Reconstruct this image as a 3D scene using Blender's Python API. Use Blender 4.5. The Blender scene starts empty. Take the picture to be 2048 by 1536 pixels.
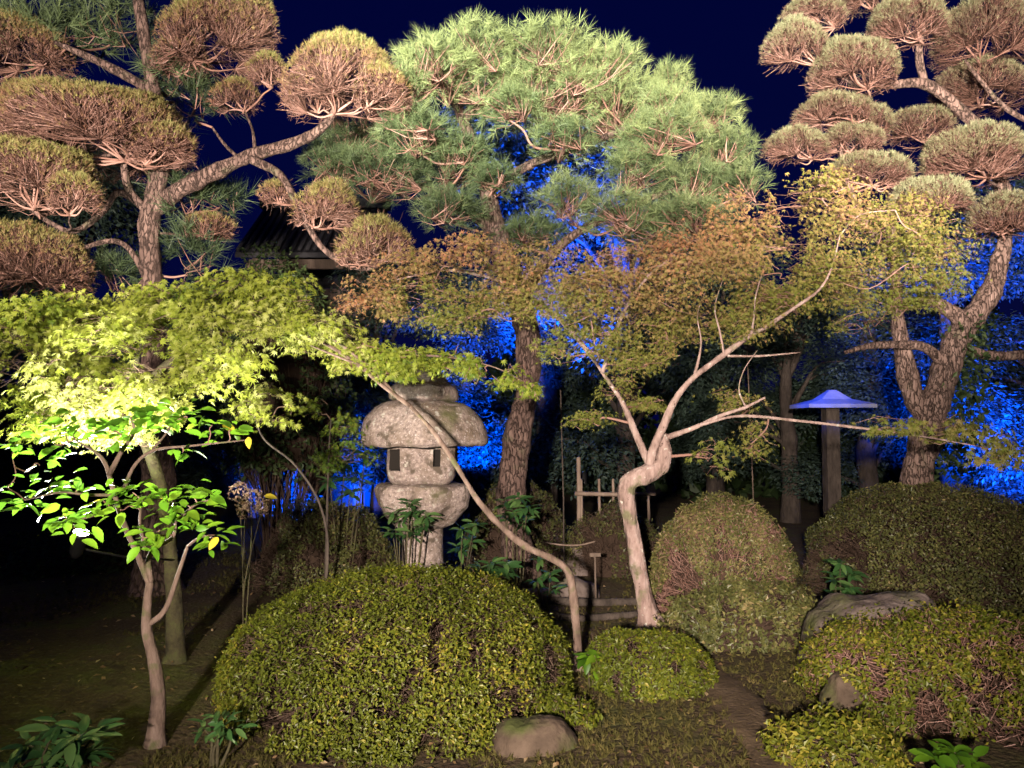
import bpy, math, random
import numpy as np
from math import radians, sin, cos, pi, sqrt

sc = bpy.context.scene
RNG = np.random.default_rng(7)

# ------------------------------------------------------------------ camera
F_PX = 1550.0                     # focal length in pixels of a 2048 px wide frame
CAM = np.array([0.0, 0.0, 1.6])
TILT = radians(3.03)
cam_d = bpy.data.cameras.new('camera')
cam_d.sensor_width = 36.0
cam_d.lens = 36.0 * F_PX / 2048.0
cam_d.clip_start = 0.05
cam_d.clip_end = 2000.0
cam = bpy.data.objects.new('camera', cam_d)
sc.collection.objects.link(cam)
cam.location = CAM
cam.rotation_euler = (radians(90) + TILT, 0, 0)
sc.camera = cam

# ------------------------------------------------------------------ night sky
world = bpy.data.worlds.new('World')
sc.world = world
world.use_nodes = True
wn, wl = world.node_tree.nodes, world.node_tree.links
wn.clear()
wo = wn.new('ShaderNodeOutputWorld')
bg = wn.new('ShaderNodeBackground')
sky = wn.new('ShaderNodeTexSky')
sky.sky_type = 'NISHITA'
sky.sun_disc = False
sky.sun_elevation = radians(3.0)
sky.sun_rotation = radians(200)
tint = wn.new('ShaderNodeMix'); tint.data_type = 'RGBA'; tint.blend_type = 'MIX'
tint.inputs[0].default_value = 0.96
tint.inputs[7].default_value = (0.0, 0.06, 2.3, 1)
wl.new(sky.outputs[0], tint.inputs[6])
bg.inputs[1].default_value = 0.0145
wl.new(tint.outputs[2], bg.inputs[0])
wl.new(bg.outputs[0], wo.inputs[0])

sun_d = bpy.data.lights.new('moon', 'SUN')
sun_d.energy = 0.012
sun_d.angle = radians(0.5)
sun_d.color = (0.75, 0.83, 1.0)
sun = bpy.data.objects.new('moon', sun_d)
sc.collection.objects.link(sun)
sun.rotation_euler = (radians(50), 0, radians(-20))

# ------------------------------------------------------------------ floodlights
def spot(name, loc, target, watts, color, angle, blend=0.6, radius=0.12):
    d = bpy.data.lights.new(name, 'SPOT')
    d.energy = watts; d.color = color; d.spot_size = radians(angle); d.spot_blend = blend
    d.shadow_soft_size = radius
    o = bpy.data.objects.new(name, d)
    sc.collection.objects.link(o)
    from mathutils import Vector
    o.location = loc
    o.rotation_euler = (Vector(target) - Vector(loc)).to_track_quat('-Z', 'Y').to_euler()
    return o
WARM = (1.0, 0.86, 0.70)
PINK = (1.0, 0.83, 0.72)
COOL = (1.0, 0.95, 0.82)
BLUE = (0.0, 0.06, 1.0)
LIGHTS = [
    # eave floodlights of the house the picture is taken from
    ('floodlight_centre', (-1.8, 0.6, 3.6), (0.4, 8.0, 6.7), 11500, COOL, 52, 0.9),
    ('floodlight_right', (2.4, 0.6, 3.2), (3.6, 7.4, 5.7), 11500, PINK, 62, 0.9),
    ('floodlight_left', (-3.2, 0.7, 2.4), (-3.3, 7.2, 5.0), 6600, PINK, 60, 0.9),
    ('floodlight_low', (-0.9, -3.0, 2.15), (0.7, 7.2, 1.85), 9000, PINK, 55, 1.0),
    # garden spotlight in the bed on the left
    ('spotlight_maple', (-2.50, 4.55, 1.00), (-2.25, 4.38, 1.7), 800, COOL, 168, 0.5),
    # blue colour floods in the back of the garden
    ('blue_flood_a', (-0.55, 9.6, 0.5), (-0.75, 13.0, 2.5), 14000, BLUE, 44, 0.5),
    ('blue_flood_b', (6.6, 9.4, 0.4), (8.0, 12.8, 3.4), 17000, BLUE, 78, 0.5),
    ('blue_flood_c', (-3.0, 10.0, 0.3), (-3.2, 12.0, 1.0), 9000, BLUE, 60, 0.5),
    ('blue_flood_d', (0.9, 9.9, 1.0), (0.6, 14.0, 6.0), 60000, BLUE, 42, 0.6),
    ('blue_flood_e', (2.9, 9.3, 2.5), (4.35, 10.6, 2.15), 900, BLUE, 36, 0.6),
]
for n, l, t, w, c, a, b in LIGHTS:
    spot(n, l, t, w, c, a, b)

sc.view_settings.view_transform = 'Standard'
sc.view_settings.look = 'None'
sc.view_settings.exposure = 0.0
sc.view_settings.gamma = 1.0
sc.view_settings.use_curve_mapping = False
sc.render.engine = 'CYCLES'
sc.cycles.use_denoising = True
sc.cycles.use_adaptive_sampling = True
sc.cycles.adaptive_threshold = 0.02
sc.cycles.max_bounces = 3
sc.cycles.diffuse_bounces = 1
sc.cycles.glossy_bounces = 2
sc.cycles.transmission_bounces = 2
sc.cycles.sample_clamp_indirect = 4.0
sc.cycles.filter_width = 1.5
sc.cycles.caustics_reflective = False
sc.cycles.caustics_refractive = False

# ------------------------------------------------------------------ helpers: pixel -> place
FW = np.array([0, cos(TILT), sin(TILT)]); UP = np.array([0, -sin(TILT), cos(TILT)])
def P(px, py, D):
    d = FW + np.array([1, 0, 0]) * (px - 1024) / F_PX + UP * (768 - py) / F_PX
    return CAM + d * (D / d[1])
def M(px, D):
    return px * D / F_PX
def N3(*s):
    s = s[0]
    n = np.linalg.norm(s, axis=-1, keepdims=True); n[n == 0] = 1
    return s / n
_nk = np.random.default_rng(3)
_NK = _nk.normal(size=(14, 3)); _NP = _nk.uniform(0, 6.28, 14)
def noise(p, f=1.0):
    p = np.atleast_2d(p)
    return np.sin(p @ _NK.T * f + _NP).sum(1) / 3.7
def ground_z(x, y):
    x = np.asarray(x, float); y = np.asarray(y, float)
    p = np.stack([x, y, x * 0], -1)
    sh = p.shape[:-1]
    h = noise(p.reshape(-1, 3), 0.55).reshape(sh) * 0.035 + noise(p.reshape(-1, 3), 1.9).reshape(sh) * 0.010
    h = h + 0.06 * np.clip((-x - 0.6) / 3, 0, 1) * np.clip((y - 3.5) / 3, 0, 1.5)
    return h * np.clip(1.4 - np.hypot(x, y) / 60, 0.0, 1)
def G(px, D):
    p = P(px, 900, D); p[2] = float(ground_z(p[0], p[1])); return p

# ------------------------------------------------------------------ helpers: meshes
class Acc:
    def __init__(s): s.V = []; s.Q = []; s.T = []; s.tone = []; s.n = 0; s.qm = []; s.tm = []
    def add(s, V, quads=None, tris=None, tone=0.5, mat=0):
        V = np.asarray(V, float).reshape(-1, 3)
        s.V.append(V)
        if quads is not None and len(quads):
            q = np.asarray(quads, int).reshape(-1, 4) + s.n; s.Q.append(q); s.qm.append(np.full(len(q), mat))
        if tris is not None and len(tris):
            t = np.asarray(tris, int).reshape(-1, 3) + s.n; s.T.append(t); s.tm.append(np.full(len(t), mat))
        tn = np.asarray(tone, float)
        s.tone.append(np.full(len(V), float(tone)) if tn.ndim == 0 else tn)
        s.n += len(V)
    def mesh(s, name, off=(0, 0, 0), smooth=True):
        V = np.concatenate(s.V) - np.asarray(off)
        Q = np.concatenate(s.Q) if s.Q else np.zeros((0, 4), int)
        T = np.concatenate(s.T) if s.T else np.zeros((0, 3), int)
        me = bpy.data.meshes.new(name)
        me.vertices.add(len(V)); me.vertices.foreach_set('co', V.astype(np.float32).ravel())
        nl = Q.size + T.size
        me.loops.add(nl); me.loops.foreach_set('vertex_index', np.concatenate([Q.ravel(), T.ravel()]).astype(np.int32))
        nf = len(Q) + len(T)
        me.polygons.add(nf)
        st = np.concatenate([np.arange(len(Q)) * 4, Q.size + np.arange(len(T)) * 3]).astype(np.int32)
        me.polygons.foreach_set('loop_start', st)
        me.polygons.foreach_set('use_smooth', np.full(nf, smooth))
        mi = np.concatenate(([np.concatenate(s.qm)] if s.qm else []) + ([np.concatenate(s.tm)] if s.tm else [])).astype(np.int32)
        me.polygons.foreach_set('material_index', mi)
        a = me.attributes.new('tone', 'FLOAT', 'POINT')
        a.data.foreach_set('value', np.concatenate(s.tone).astype(np.float32))
        me.update(calc_edges=True); me.validate()
        return me

LOC = {}
def thing(name, label, cat, loc, group=None):
    o = bpy.data.objects.new(name, None)
    sc.collection.objects.link(o)
    o.empty_display_size = 0.1
    o.location = loc
    LOC[o] = np.asarray(loc, float)
    o['label'] = label; o['category'] = cat
    if group: o['group'] = group
    return o
def part(name, acc, mats, parent=None, smooth=True, kind=None, label=None, sharp=None):
    off = LOC[parent] if parent else np.zeros(3)
    me = acc.mesh(name, off, smooth)
    for m in (mats if isinstance(mats, (list, tuple)) else [mats]): me.materials.append(m)
    if sharp: me.set_sharp_from_angle(angle=radians(sharp))
    o = bpy.data.objects.new(name, me)
    sc.collection.objects.link(o)
    if parent: o.parent = parent
    LOC[o] = off
    if kind: o['kind'] = kind
    if label: o['label'] = label
    return o

def catmull(pts, sub=5):
    p = np.asarray(pts, float)
    if len(p) < 3:
        t = np.linspace(0, 1, sub + 1)[:, None]; return p[0] + (p[-1] - p[0]) * t
    q = np.vstack([2 * p[0] - p[1], p, 2 * p[-1] - p[-2]])
    out = []
    for i in range(1, len(q) - 2):
        for t in np.linspace(0, 1, sub, endpoint=False):
            a, b, c, d = q[i - 1], q[i], q[i + 1], q[i + 2]
            out.append(0.5 * (2 * b + (c - a) * t + (2 * a - 5 * b + 4 * c - d) * t * t + (3 * b - a - 3 * c + d) * t ** 3))
    out.append(q[-2])
    return np.array(out)
def tube(acc, path, rad, sides=7, tone=0.5, rough=0.0, cap=True, mat=0):
    p = np.asarray(path, float); n = len(p)
    r = np.interp(np.linspace(0, 1, n), np.linspace(0, 1, len(np.atleast_1d(rad))), np.atleast_1d(rad)) if n != len(np.atleast_1d(rad)) else np.asarray(rad, float)
    t = N3(np.gradient(p, axis=0))
    up = np.array([1.0, 0.13, 0.07]) if abs(t[0][0]) < 0.8 else np.array([0.1, 0.1, 1.0])
    b = np.empty_like(p); u = up
    for i in range(n):
        u = u - t[i] * (u @ t[i]); u = u / (np.linalg.norm(u) + 1e-9); b[i] = u
    c = np.cross(t, b)
    a = np.arange(sides) * 2 * pi / sides
    rr = np.repeat(r[:, None], sides, 1)
    V = p[:, None] + rr[..., None] * (np.cos(a)[None, :, None] * b[:, None] + np.sin(a)[None, :, None] * c[:, None])
    if rough:
        f = 1 + rough * .8 * noise(V.reshape(-1, 3), 4.5).reshape(n, sides) + rough * noise(V.reshape(-1, 3), 9.0).reshape(n, sides) + rough * 0.7 * noise(V.reshape(-1, 3), 23.0).reshape(n, sides)
        V = p[:, None] + (V - p[:, None]) * f[..., None]
    V = V.reshape(-1, 3)
    i = np.arange(n - 1)[:, None] * sides; j = np.arange(sides)[None]
    k = (j + 1) % sides
    q = np.stack([i + j, i + k, i + sides + k, i + sides + j], -1).reshape(-1, 4)
    tr = []
    if cap:
        V = np.vstack([V, p[-1] + t[-1] * r[-1] * 0.4, p[0] - t[0] * r[0] * 0.2])
        l = (n - 1) * sides
        for x in range(sides):
            tr.append((l + x, l + (x + 1) % sides, n * sides)); tr.append(((x + 1) % sides, x, n * sides + 1))
    acc.add(V, q, tr, tone, mat)
def sticks(acc, A, B, ra, rb, tone=0.5, bend=None, mat=0):
    """many thin three-sided twigs at once, with one bend in the middle"""
    A = np.asarray(A, float); B = np.asarray(B, float); n = len(A)
    if n == 0: return
    mid = (A + B) / 2 + (bend if bend is not None else 0)
    ra = np.broadcast_to(ra, n); rb = np.broadcast_to(rb, n)
    t = N3(B - A); h = np.where(np.abs(t[:, 2:3]) < .9, np.array([[0, 0, 1.0]]), np.array([[1.0, 0, 0]]))
    u = N3(np.cross(t, h)); w = np.cross(t, u)
    rings = []
    for c, r in ((A, ra), (mid, (ra + rb) / 2), (B, rb)):
        for k in range(3):
            an = k * 2 * pi / 3
            rings.append(c + r[:, None] * (cos(an) * u + sin(an) * w))
    V = np.stack(rings, 1).reshape(-1, 3)
    base = np.arange(n)[:, None] * 9
    tpl = np.array([(s * 3 + k, s * 3 + (k + 1) % 3, s * 3 + 3 + (k + 1) % 3, s * 3 + 3 + k) for s in (0, 1) for k in range(3)])
    q = (base[:, :, None] + tpl[None]).reshape(-1, 4)
    tn = np.repeat(np.broadcast_to(tone, n), 9)
    acc.add(V, q, None, tn, mat)
def sticks1(acc, A, B, ra, rb, tone=0.5):
    n = len(A); t = N3(B - A)
    u = N3(np.cross(t, np.where(np.abs(t[:, 2:3]) < .9, np.array([[0, 0, 1.0]]), np.array([[1.0, 0, 0]])))); w = np.cross(t, u)
    V = np.stack([A + ra * (cos(k) * u + sin(k) * w) for k in (0, 2.09, 4.19)] + [B + rb * (cos(k) * u + sin(k) * w) for k in (0, 2.09, 4.19)], 1).reshape(-1, 3)
    q = (np.arange(n)[:, None, None] * 6 + np.array([(0, 1, 4, 3), (1, 2, 5, 4), (2, 0, 3, 5)])[None]).reshape(-1, 4)
    acc.add(V, q, None, np.repeat(np.broadcast_to(tone, n), 6))
def frames(nrm, tan, rng):
    n = N3(nrm); t = tan - n * (tan * n).sum(1, keepdims=True)
    bad = np.linalg.norm(t, axis=1) < 1e-4
    t[bad] = rng.normal(size=(bad.sum(), 3)); t = t - n * (t * n).sum(1, keepdims=True)
    t = N3(t); return t, np.cross(n, t), n
def scatter(acc, tpl, pos, nrm, tan, size, tone, rng, mat=0):
    tv, tt = tpl
    x, y, z = frames(np.array(nrm), np.array(tan), rng)
    s = np.broadcast_to(size, len(pos))[:, None, None]
    V = pos[:, None] + s * (tv[None, :, 0:1] * x[:, None] + tv[None, :, 1:2] * y[:, None] + tv[None, :, 2:3] * z[:, None])
    k = len(tv)
    T = (np.arange(len(pos))[:, None, None] * k + tt[None]).reshape(-1, 3)
    acc.add(V.reshape(-1, 3), None, T, np.repeat(np.broadcast_to(tone, len(pos)), k), mat)

# leaf templates: x along the leaf, y across, z up
def tpl_maple():
    lob = [(-118, .5), (-76, .74), (-37, .95), (0, 1.05), (37, .95), (76, .74), (118, .5)]
    v = [(0, 0, 0)]
    for i, (a, r) in enumerate(lob):
        if i: 
            am = radians((lob[i - 1][0] + a) / 2); v.append((.30 * cos(am), .30 * sin(am), 0))
        a = radians(a); v.append((r * cos(a), r * sin(a), -.22 * r * r))
    v.append((-.16, .1, 0)); v.append((-.16, -.1, 0))
    n = len(v)
    t = [(0, i, i + 1) for i in range(1, n - 1)] + [(0, n - 1, 1)]
    return np.array(v), np.array(t)
def tpl_maple5():
    lob = [(-95, .6), (-47, .92), (0, 1.05), (47, .92), (95, .6)]
    v = [(-.08, 0, 0)]
    for i, (a, r) in enumerate(lob):
        if i:
            am = radians((lob[i - 1][0] + a) / 2); v.append((.30 * cos(am), .30 * sin(am), 0))
        a = radians(a); v.append((r * cos(a), r * sin(a), -.22 * r * r))
    return np.array(v), np.array([(0, i, i + 1) for i in range(1, len(v) - 1)])
def tpl_ovate(w=.25):
    xs = [0, .18, .42, .68, .88, 1.0]; ws = [0.02, .75 * w, w, .82 * w, .38 * w, 0.0]
    v = []; t = []
    for x, ww in zip(xs, ws):
        d = -.22 * x * x
        v += [(x, ww, d + ww * .35), (x, 0, d), (x, -ww, d + ww * .35)]
    for i in range(len(xs) - 1):
        a = i * 3
        for k in (0, 1): t += [(a + k, a + k + 1, a + 4 + k), (a + k, a + 4 + k, a + 3 + k)]
    return np.array(v), np.array(t)
def tpl_small():
    v = [(0, 0, 0), (.45, .26, .07), (1, 0, -.08), (.45, -.26, .07)]
    return np.array(v), np.array([(0, 2, 1), (0, 3, 2)])
def tpl_tuft(k, spread, width, rng, along=0.35):
    v = []; t = []
    for i in range(k):
        a = rng.uniform(0, 2 * pi); th = radians(rng.uniform(spread * .25, spread))
        d = np.array([cos(th), sin(th) * cos(a), sin(th) * sin(a)])
        s = np.array([rng.uniform(0, along), 0, 0]); L = rng.uniform(.7, 1.0)
        sd = np.cross(d, rng.normal(size=3)); sd /= np.linalg.norm(sd)
        b = len(v); v += [s - sd * width, s + sd * width, s + d * L]; t.append((b, b + 1, b + 2))
    return np.array(v), np.array(t)
MAPLE = tpl_maple(); MAPLE5 = tpl_maple5(); OVATE = tpl_ovate(); SLIM = tpl_ovate(.17); SMALL = tpl_small()

# ------------------------------------------------------------------ materials
def mat_new(name):
    m = bpy.data.materials.new(name); m.use_nodes = True
    nt = m.node_tree; nt.nodes.clear()
    out = nt.nodes.new('ShaderNodeOutputMaterial')
    return m, nt, out
def ramp(nt, stops):
    r = nt.nodes.new('ShaderNodeValToRGB'); e = r.color_ramp.elements
    while len(e) < len(stops): e.new(0.5)
    for i, (p, c) in enumerate(stops): e[i].position = p; e[i].color = (*c, 1)
    return r
def leaf_mat(name, stops, trans=0.35, rough=0.5, spec=0.3):
    m, nt, out = mat_new(name)
    at = nt.nodes.new('ShaderNodeAttribute'); at.attribute_name = 'tone'
    r = ramp(nt, stops); nt.links.new(at.outputs['Fac'], r.inputs[0])
    b = nt.nodes.new('ShaderNodeBsdfPrincipled'); b.inputs['Roughness'].default_value = rough
    b.inputs['Specular IOR Level'].default_value = spec
    nt.links.new(r.outputs[0], b.inputs['Base Color'])
    if trans > 0:
        tr = nt.nodes.new('ShaderNodeBsdfTranslucent'); nt.links.new(r.outputs[0], tr.inputs[0])
        mx = nt.nodes.new('ShaderNodeMixShader'); mx.inputs[0].default_value = trans
        nt.links.new(b.outputs[0], mx.inputs[1]); nt.links.new(tr.outputs[0], mx.inputs[2])
        nt.links.new(mx.outputs[0], out.inputs[0])
    else: nt.links.new(b.outputs[0], out.inputs[0])
    return m
def rough_mat(name, stops, scale=6.0, bump=0.5, rough=0.9, stretch=(1, 1, 1), spots=None, detail=8, bscale=None, dist=0.02, plates=None):
    m, nt, out = mat_new(name)
    tc = nt.nodes.new('ShaderNodeTexCoord'); mp = nt.nodes.new('ShaderNodeMapping')
    mp.inputs['Scale'].default_value = stretch
    nt.links.new(tc.outputs['Object'], mp.inputs[0])
    n = nt.nodes.new('ShaderNodeTexNoise'); n.inputs['Scale'].default_value = scale; n.inputs['Detail'].default_value = detail
    n.inputs['Roughness'].default_value = 0.65
    nt.links.new(mp.outputs[0], n.inputs['Vector'])
    r = ramp(nt, stops); nt.links.new(n.outputs['Fac'], r.inputs[0])
    col = r.outputs[0]
    if spots:
        for (sc_, lo, hi, c) in spots:
            n2 = nt.nodes.new('ShaderNodeTexNoise'); n2.inputs['Scale'].default_value = sc_; n2.inputs['Detail'].default_value = 5
            nt.links.new(tc.outputs['Object'], n2.inputs['Vector'])
            mr = nt.nodes.new('ShaderNodeMapRange'); mr.inputs[1].default_value = lo; mr.inputs[2].default_value = hi
            nt.links.new(n2.outputs['Fac'], mr.inputs[0])
            mx = nt.nodes.new('ShaderNodeMix'); mx.data_type = 'RGBA'
            nt.links.new(mr.outputs[0], mx.inputs[0]); nt.links.new(col, mx.inputs[6]); mx.inputs[7].default_value = (*c, 1)
            col = mx.outputs[2]
    b = nt.nodes.new('ShaderNodeBsdfPrincipled'); b.inputs['Roughness'].default_value = rough
    b.inputs['Specular IOR Level'].default_value = 0.25
    nt.links.new(col, b.inputs['Base Color'])
    n3 = nt.nodes.new('ShaderNodeTexNoise'); n3.inputs['Scale'].default_value = bscale or scale * 3; n3.inputs['Detail'].default_value = 6
    nt.links.new(mp.outputs[0], n3.inputs['Vector'])
    bp = nt.nodes.new('ShaderNodeBump'); bp.inputs['Strength'].default_value = bump; bp.inputs['Distance'].default_value = dist
    hgt = n3.outputs['Fac']
    if plates:
        mp2 = nt.nodes.new('ShaderNodeMapping'); mp2.inputs['Scale'].default_value = (1, 1, .32); nt.links.new(tc.outputs['Object'], mp2.inputs[0])
        wv = nt.nodes.new('ShaderNodeVectorMath'); wv.operation = 'MULTIPLY_ADD'; wv.inputs[1].default_value = (.10, .10, .10)
        nt.links.new(n.outputs['Color'], wv.inputs[0]); nt.links.new(mp2.outputs[0], wv.inputs[2])
        vo = nt.nodes.new('ShaderNodeTexVoronoi'); vo.feature = 'DISTANCE_TO_EDGE'; vo.inputs['Scale'].default_value = plates
        nt.links.new(wv.outputs[0], vo.inputs['Vector'])
        mr = nt.nodes.new('ShaderNodeMapRange'); mr.inputs[1].default_value = 0.0; mr.inputs[2].default_value = .10; mr.inputs[3].default_value = .45
        nt.links.new(vo.outputs['Distance'], mr.inputs[0])
        mx = nt.nodes.new('ShaderNodeMix'); mx.data_type = 'RGBA'
        nt.links.new(mr.outputs[0], mx.inputs[0]); mx.inputs[6].default_value = (.035, .022, .016, 1); nt.links.new(col, mx.inputs[7])
        nt.links.new(mx.outputs[2], b.inputs['Base Color'])
        ad = nt.nodes.new('ShaderNodeMath'); ad.operation = 'MULTIPLY_ADD'; ad.inputs[1].default_value = .35
        nt.links.new(n3.outputs['Fac'], ad.inputs[0]); nt.links.new(mr.outputs[0], ad.inputs[2]); hgt = ad.outputs[0]
    nt.links.new(hgt, bp.inputs['Height']); nt.links.new(bp.outputs[0], b.inputs['Normal'])
    nt.links.new(b.outputs[0], out.inputs[0])
    return m
def plain_mat(name, c, rough=0.6, metal=0.0, emit=None):
    m, nt, out = mat_new(name)
    b = nt.nodes.new('ShaderNodeBsdfPrincipled'); b.inputs['Base Color'].default_value = (*c, 1)
    b.inputs['Roughness'].default_value = rough; b.inputs['Metallic'].default_value = metal
    if emit: b.inputs['Emission Color'].default_value = (*emit[0], 1); b.inputs['Emission Strength'].default_value = emit[1]
    nt.links.new(b.outputs[0], out.inputs[0]); return m

STONE = rough_mat('granite', [(.30, (.12, .092, .078)), (.5, (.28, .225, .195)), (.7, (.44, .365, .32))], 34, .6, .92,
                  spots=[(4.0, .48, .68, (.17, .13, .095)), (60, .60, .68, (.52, .46, .43)), (9, .56, .66, (.10, .08, .06)), (3.2, .58, .72, (.11, .11, .05)), (14, .62, .68, (.42, .40, .34))], bscale=30, dist=.02)
RECESS_SHADE = plain_mat('shaded_recess_stone', (.018, .014, .010), .95)  # shade inside the lantern windows, put into the colour of the recess faces
ROCK = rough_mat('garden_rock', [(.3, (.07, .052, .045)), (.5, (.14, .11, .095)), (.72, (.22, .18, .16))], 7, .8, .9,
                 spots=[(2.6, .56, .7, (.09, .10, .035))], bscale=16, dist=.03)
PINEBARK = rough_mat('pine_bark', [(.3, (.07, .045, .036)), (.5, (.20, .135, .11)), (.72, (.34, .24, .20))], 9, 1.0, .95, stretch=(2.2, 2.2, .55),
                     spots=[(4.0, .6, .75, (.12, .12, .07))], bscale=22, dist=.03, plates=24)
PINEBARK2 = rough_mat('dark_pine_bark', [(.3, (.05, .032, .026)), (.5, (.135, .088, .072)), (.72, (.24, .165, .135))], 9, 1.0, .95, stretch=(2.2, 2.2, .55),
                     spots=[(4.0, .6, .75, (.09, .09, .05))], bscale=22, dist=.03, plates=24)
MAPLEBARK = rough_mat('maple_bark', [(.30, (.13, .085, .068)), (.48, (.29, .205, .175)), (.62, (.38, .285, .25)), (.78, (.50, .41, .37))], 13, 1.0, .85, stretch=(1, 1, .4),
                      spots=[(7, .56, .66, (.17, .16, .09)), (22, .63, .70, (.50, .47, .40)), (34, .66, .72, (.08, .05, .04))], bscale=22, dist=.035)
BROWNBARK = rough_mat('brown_bark', [(.30, (.06, .042, .032)), (.5, (.15, .105, .08)), (.72, (.25, .185, .15))], 14, 1.0, .88, stretch=(1, 1, .4),
                      spots=[(9, .56, .66, (.10, .10, .045))], bscale=26, dist=.02)
MOSSBARK = rough_mat('mossy_bark', [(.3, (.03, .026, .015)), (.5, (.075, .065, .035)), (.7, (.09, .10, .035))], 12, .8, .95, bscale=30, dist=.02)
DARKBARK = rough_mat('dark_bark', [(.3, (.03, .024, .02)), (.7, (.10, .08, .065))], 10, .8, .95, stretch=(1, 1, .4), dist=.03)
TWIG = leaf_mat('twig', [(0, (.05, .028, .02)), (.5, (.22, .12, .09)), (1, (.44, .28, .23))], 0.0, .85, .15)
DARKTWIG = leaf_mat('dark_twig', [(0, (.03, .02, .014)), (.5, (.085, .056, .04)), (1, (.16, .115, .085))], 0.0, .9, .1)
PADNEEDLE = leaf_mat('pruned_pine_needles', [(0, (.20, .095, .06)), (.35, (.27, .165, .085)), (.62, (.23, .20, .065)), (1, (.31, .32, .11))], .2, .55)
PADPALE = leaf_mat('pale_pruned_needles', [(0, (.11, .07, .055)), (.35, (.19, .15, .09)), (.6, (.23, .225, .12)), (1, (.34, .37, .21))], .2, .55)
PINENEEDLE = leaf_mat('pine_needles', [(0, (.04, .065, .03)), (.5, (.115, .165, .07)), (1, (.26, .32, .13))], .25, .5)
ORANGE = leaf_mat('autumn_maple_leaves', [(0, (.17, .20, .035)), (.3, (.235, .225, .055)), (.55, (.31, .235, .085)), (.8, (.39, .25, .115)), (1, (.42, .205, .10))], .38, .5)
YELLOWGREEN = leaf_mat('green_maple_leaves', [(0, (.08, .15, .018)), (.45, (.21, .26, .03)), (.75, (.31, .36, .05)), (1, (.46, .49, .16))], .42, .45)
LIME = leaf_mat('broad_leaves', [(0, (.045, .12, .010)), (.6, (.085, .20, .012)), (.9, (.13, .24, .015)), (1, (.42, .34, .03))], .42, .42, .25)
AZALEA = leaf_mat('azalea_leaves', [(0, (.05, .06, .008)), (.45, (.10, .128, .011)), (.8, (.155, .175, .015)), (1, (.30, .26, .035))], .25, .45, .4)
DULLGREEN = leaf_mat('shrub_leaves', [(0, (.05, .06, .02)), (.5, (.105, .115, .032)), (.85, (.17, .165, .05)), (1, (.29, .23, .10))], .22, .45, .4)
DARKGREEN = leaf_mat('dark_leaves', [(0, (.022, .04, .014)), (.5, (.04, .07, .022)), (1, (.075, .11, .035))], .25, .5, .3)
BACKLEAF = leaf_mat('background_leaves', [(0, (.035, .055, .035)), (.5, (.05, .085, .06)), (1, (.08, .12, .10))], .25, .55, .3)
AUCUBA = leaf_mat('glossy_leaves', [(0, (.025, .07, .02)), (.5, (.05, .13, .035)), (1, (.12, .21, .06))], .25, .28, .6)
PETAL = leaf_mat('faded_petals', [(0, (.28, .17, .11)), (.5, (.42, .30, .20)), (1, (.52, .41, .28))], .3, .7)
MOSS = leaf_mat('moss_blades', [(0, (.055, .045, .012)), (.5, (.085, .08, .018)), (1, (.14, .11, .035))], .2, .8)
LITTER = leaf_mat('fallen_leaf', [(0, (.10, .06, .03)), (.6, (.24, .15, .07)), (1, (.42, .32, .18))], .15, .7)
BROWNROCK = rough_mat('brown_rock', [(.3, (.045, .032, .022)), (.5, (.09, .065, .045)), (.72, (.15, .11, .08))], 6, .8, .9, spots=[(3, .5, .62, (.06, .07, .02))], bscale=16, dist=.03)
BLACKMETAL = plain_mat('black_metal', (.02, .02, .02), .5, .6)
LAMPGLASS = plain_mat('lamp_glass', (.9, .9, .9), .2, 0, ((1, .95, .85), 40))
BAMBOO = rough_mat('weathered_bamboo', [(.3, (.16, .115, .085)), (.7, (.34, .26, .20))], 14, .3, .6, stretch=(1, 1, .3))
WOOD = rough_mat('weathered_wood', [(.3, (.08, .06, .045)), (.7, (.20, .15, .115))], 9, .5, .8, stretch=(1, 1, .2))
TILE = rough_mat('roof_tile', [(.3, (.025, .025, .028)), (.7, (.06, .06, .065))], 9, .3, .6)
BLUEROOF = rough_mat('metal_roof', [(.3, (.16, .17, .17)), (.7, (.26, .27, .27))], 6, .2, .5)
PLASTER = rough_mat('plaster', [(.3, (.30, .27, .23)), (.7, (.42, .38, .33))], 5, .2, .9)
PALE = rough_mat('pale_paper', [(.3, (.5, .45, .4)), (.7, (.65, .6, .52))], 5, .1, .9)

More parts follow.
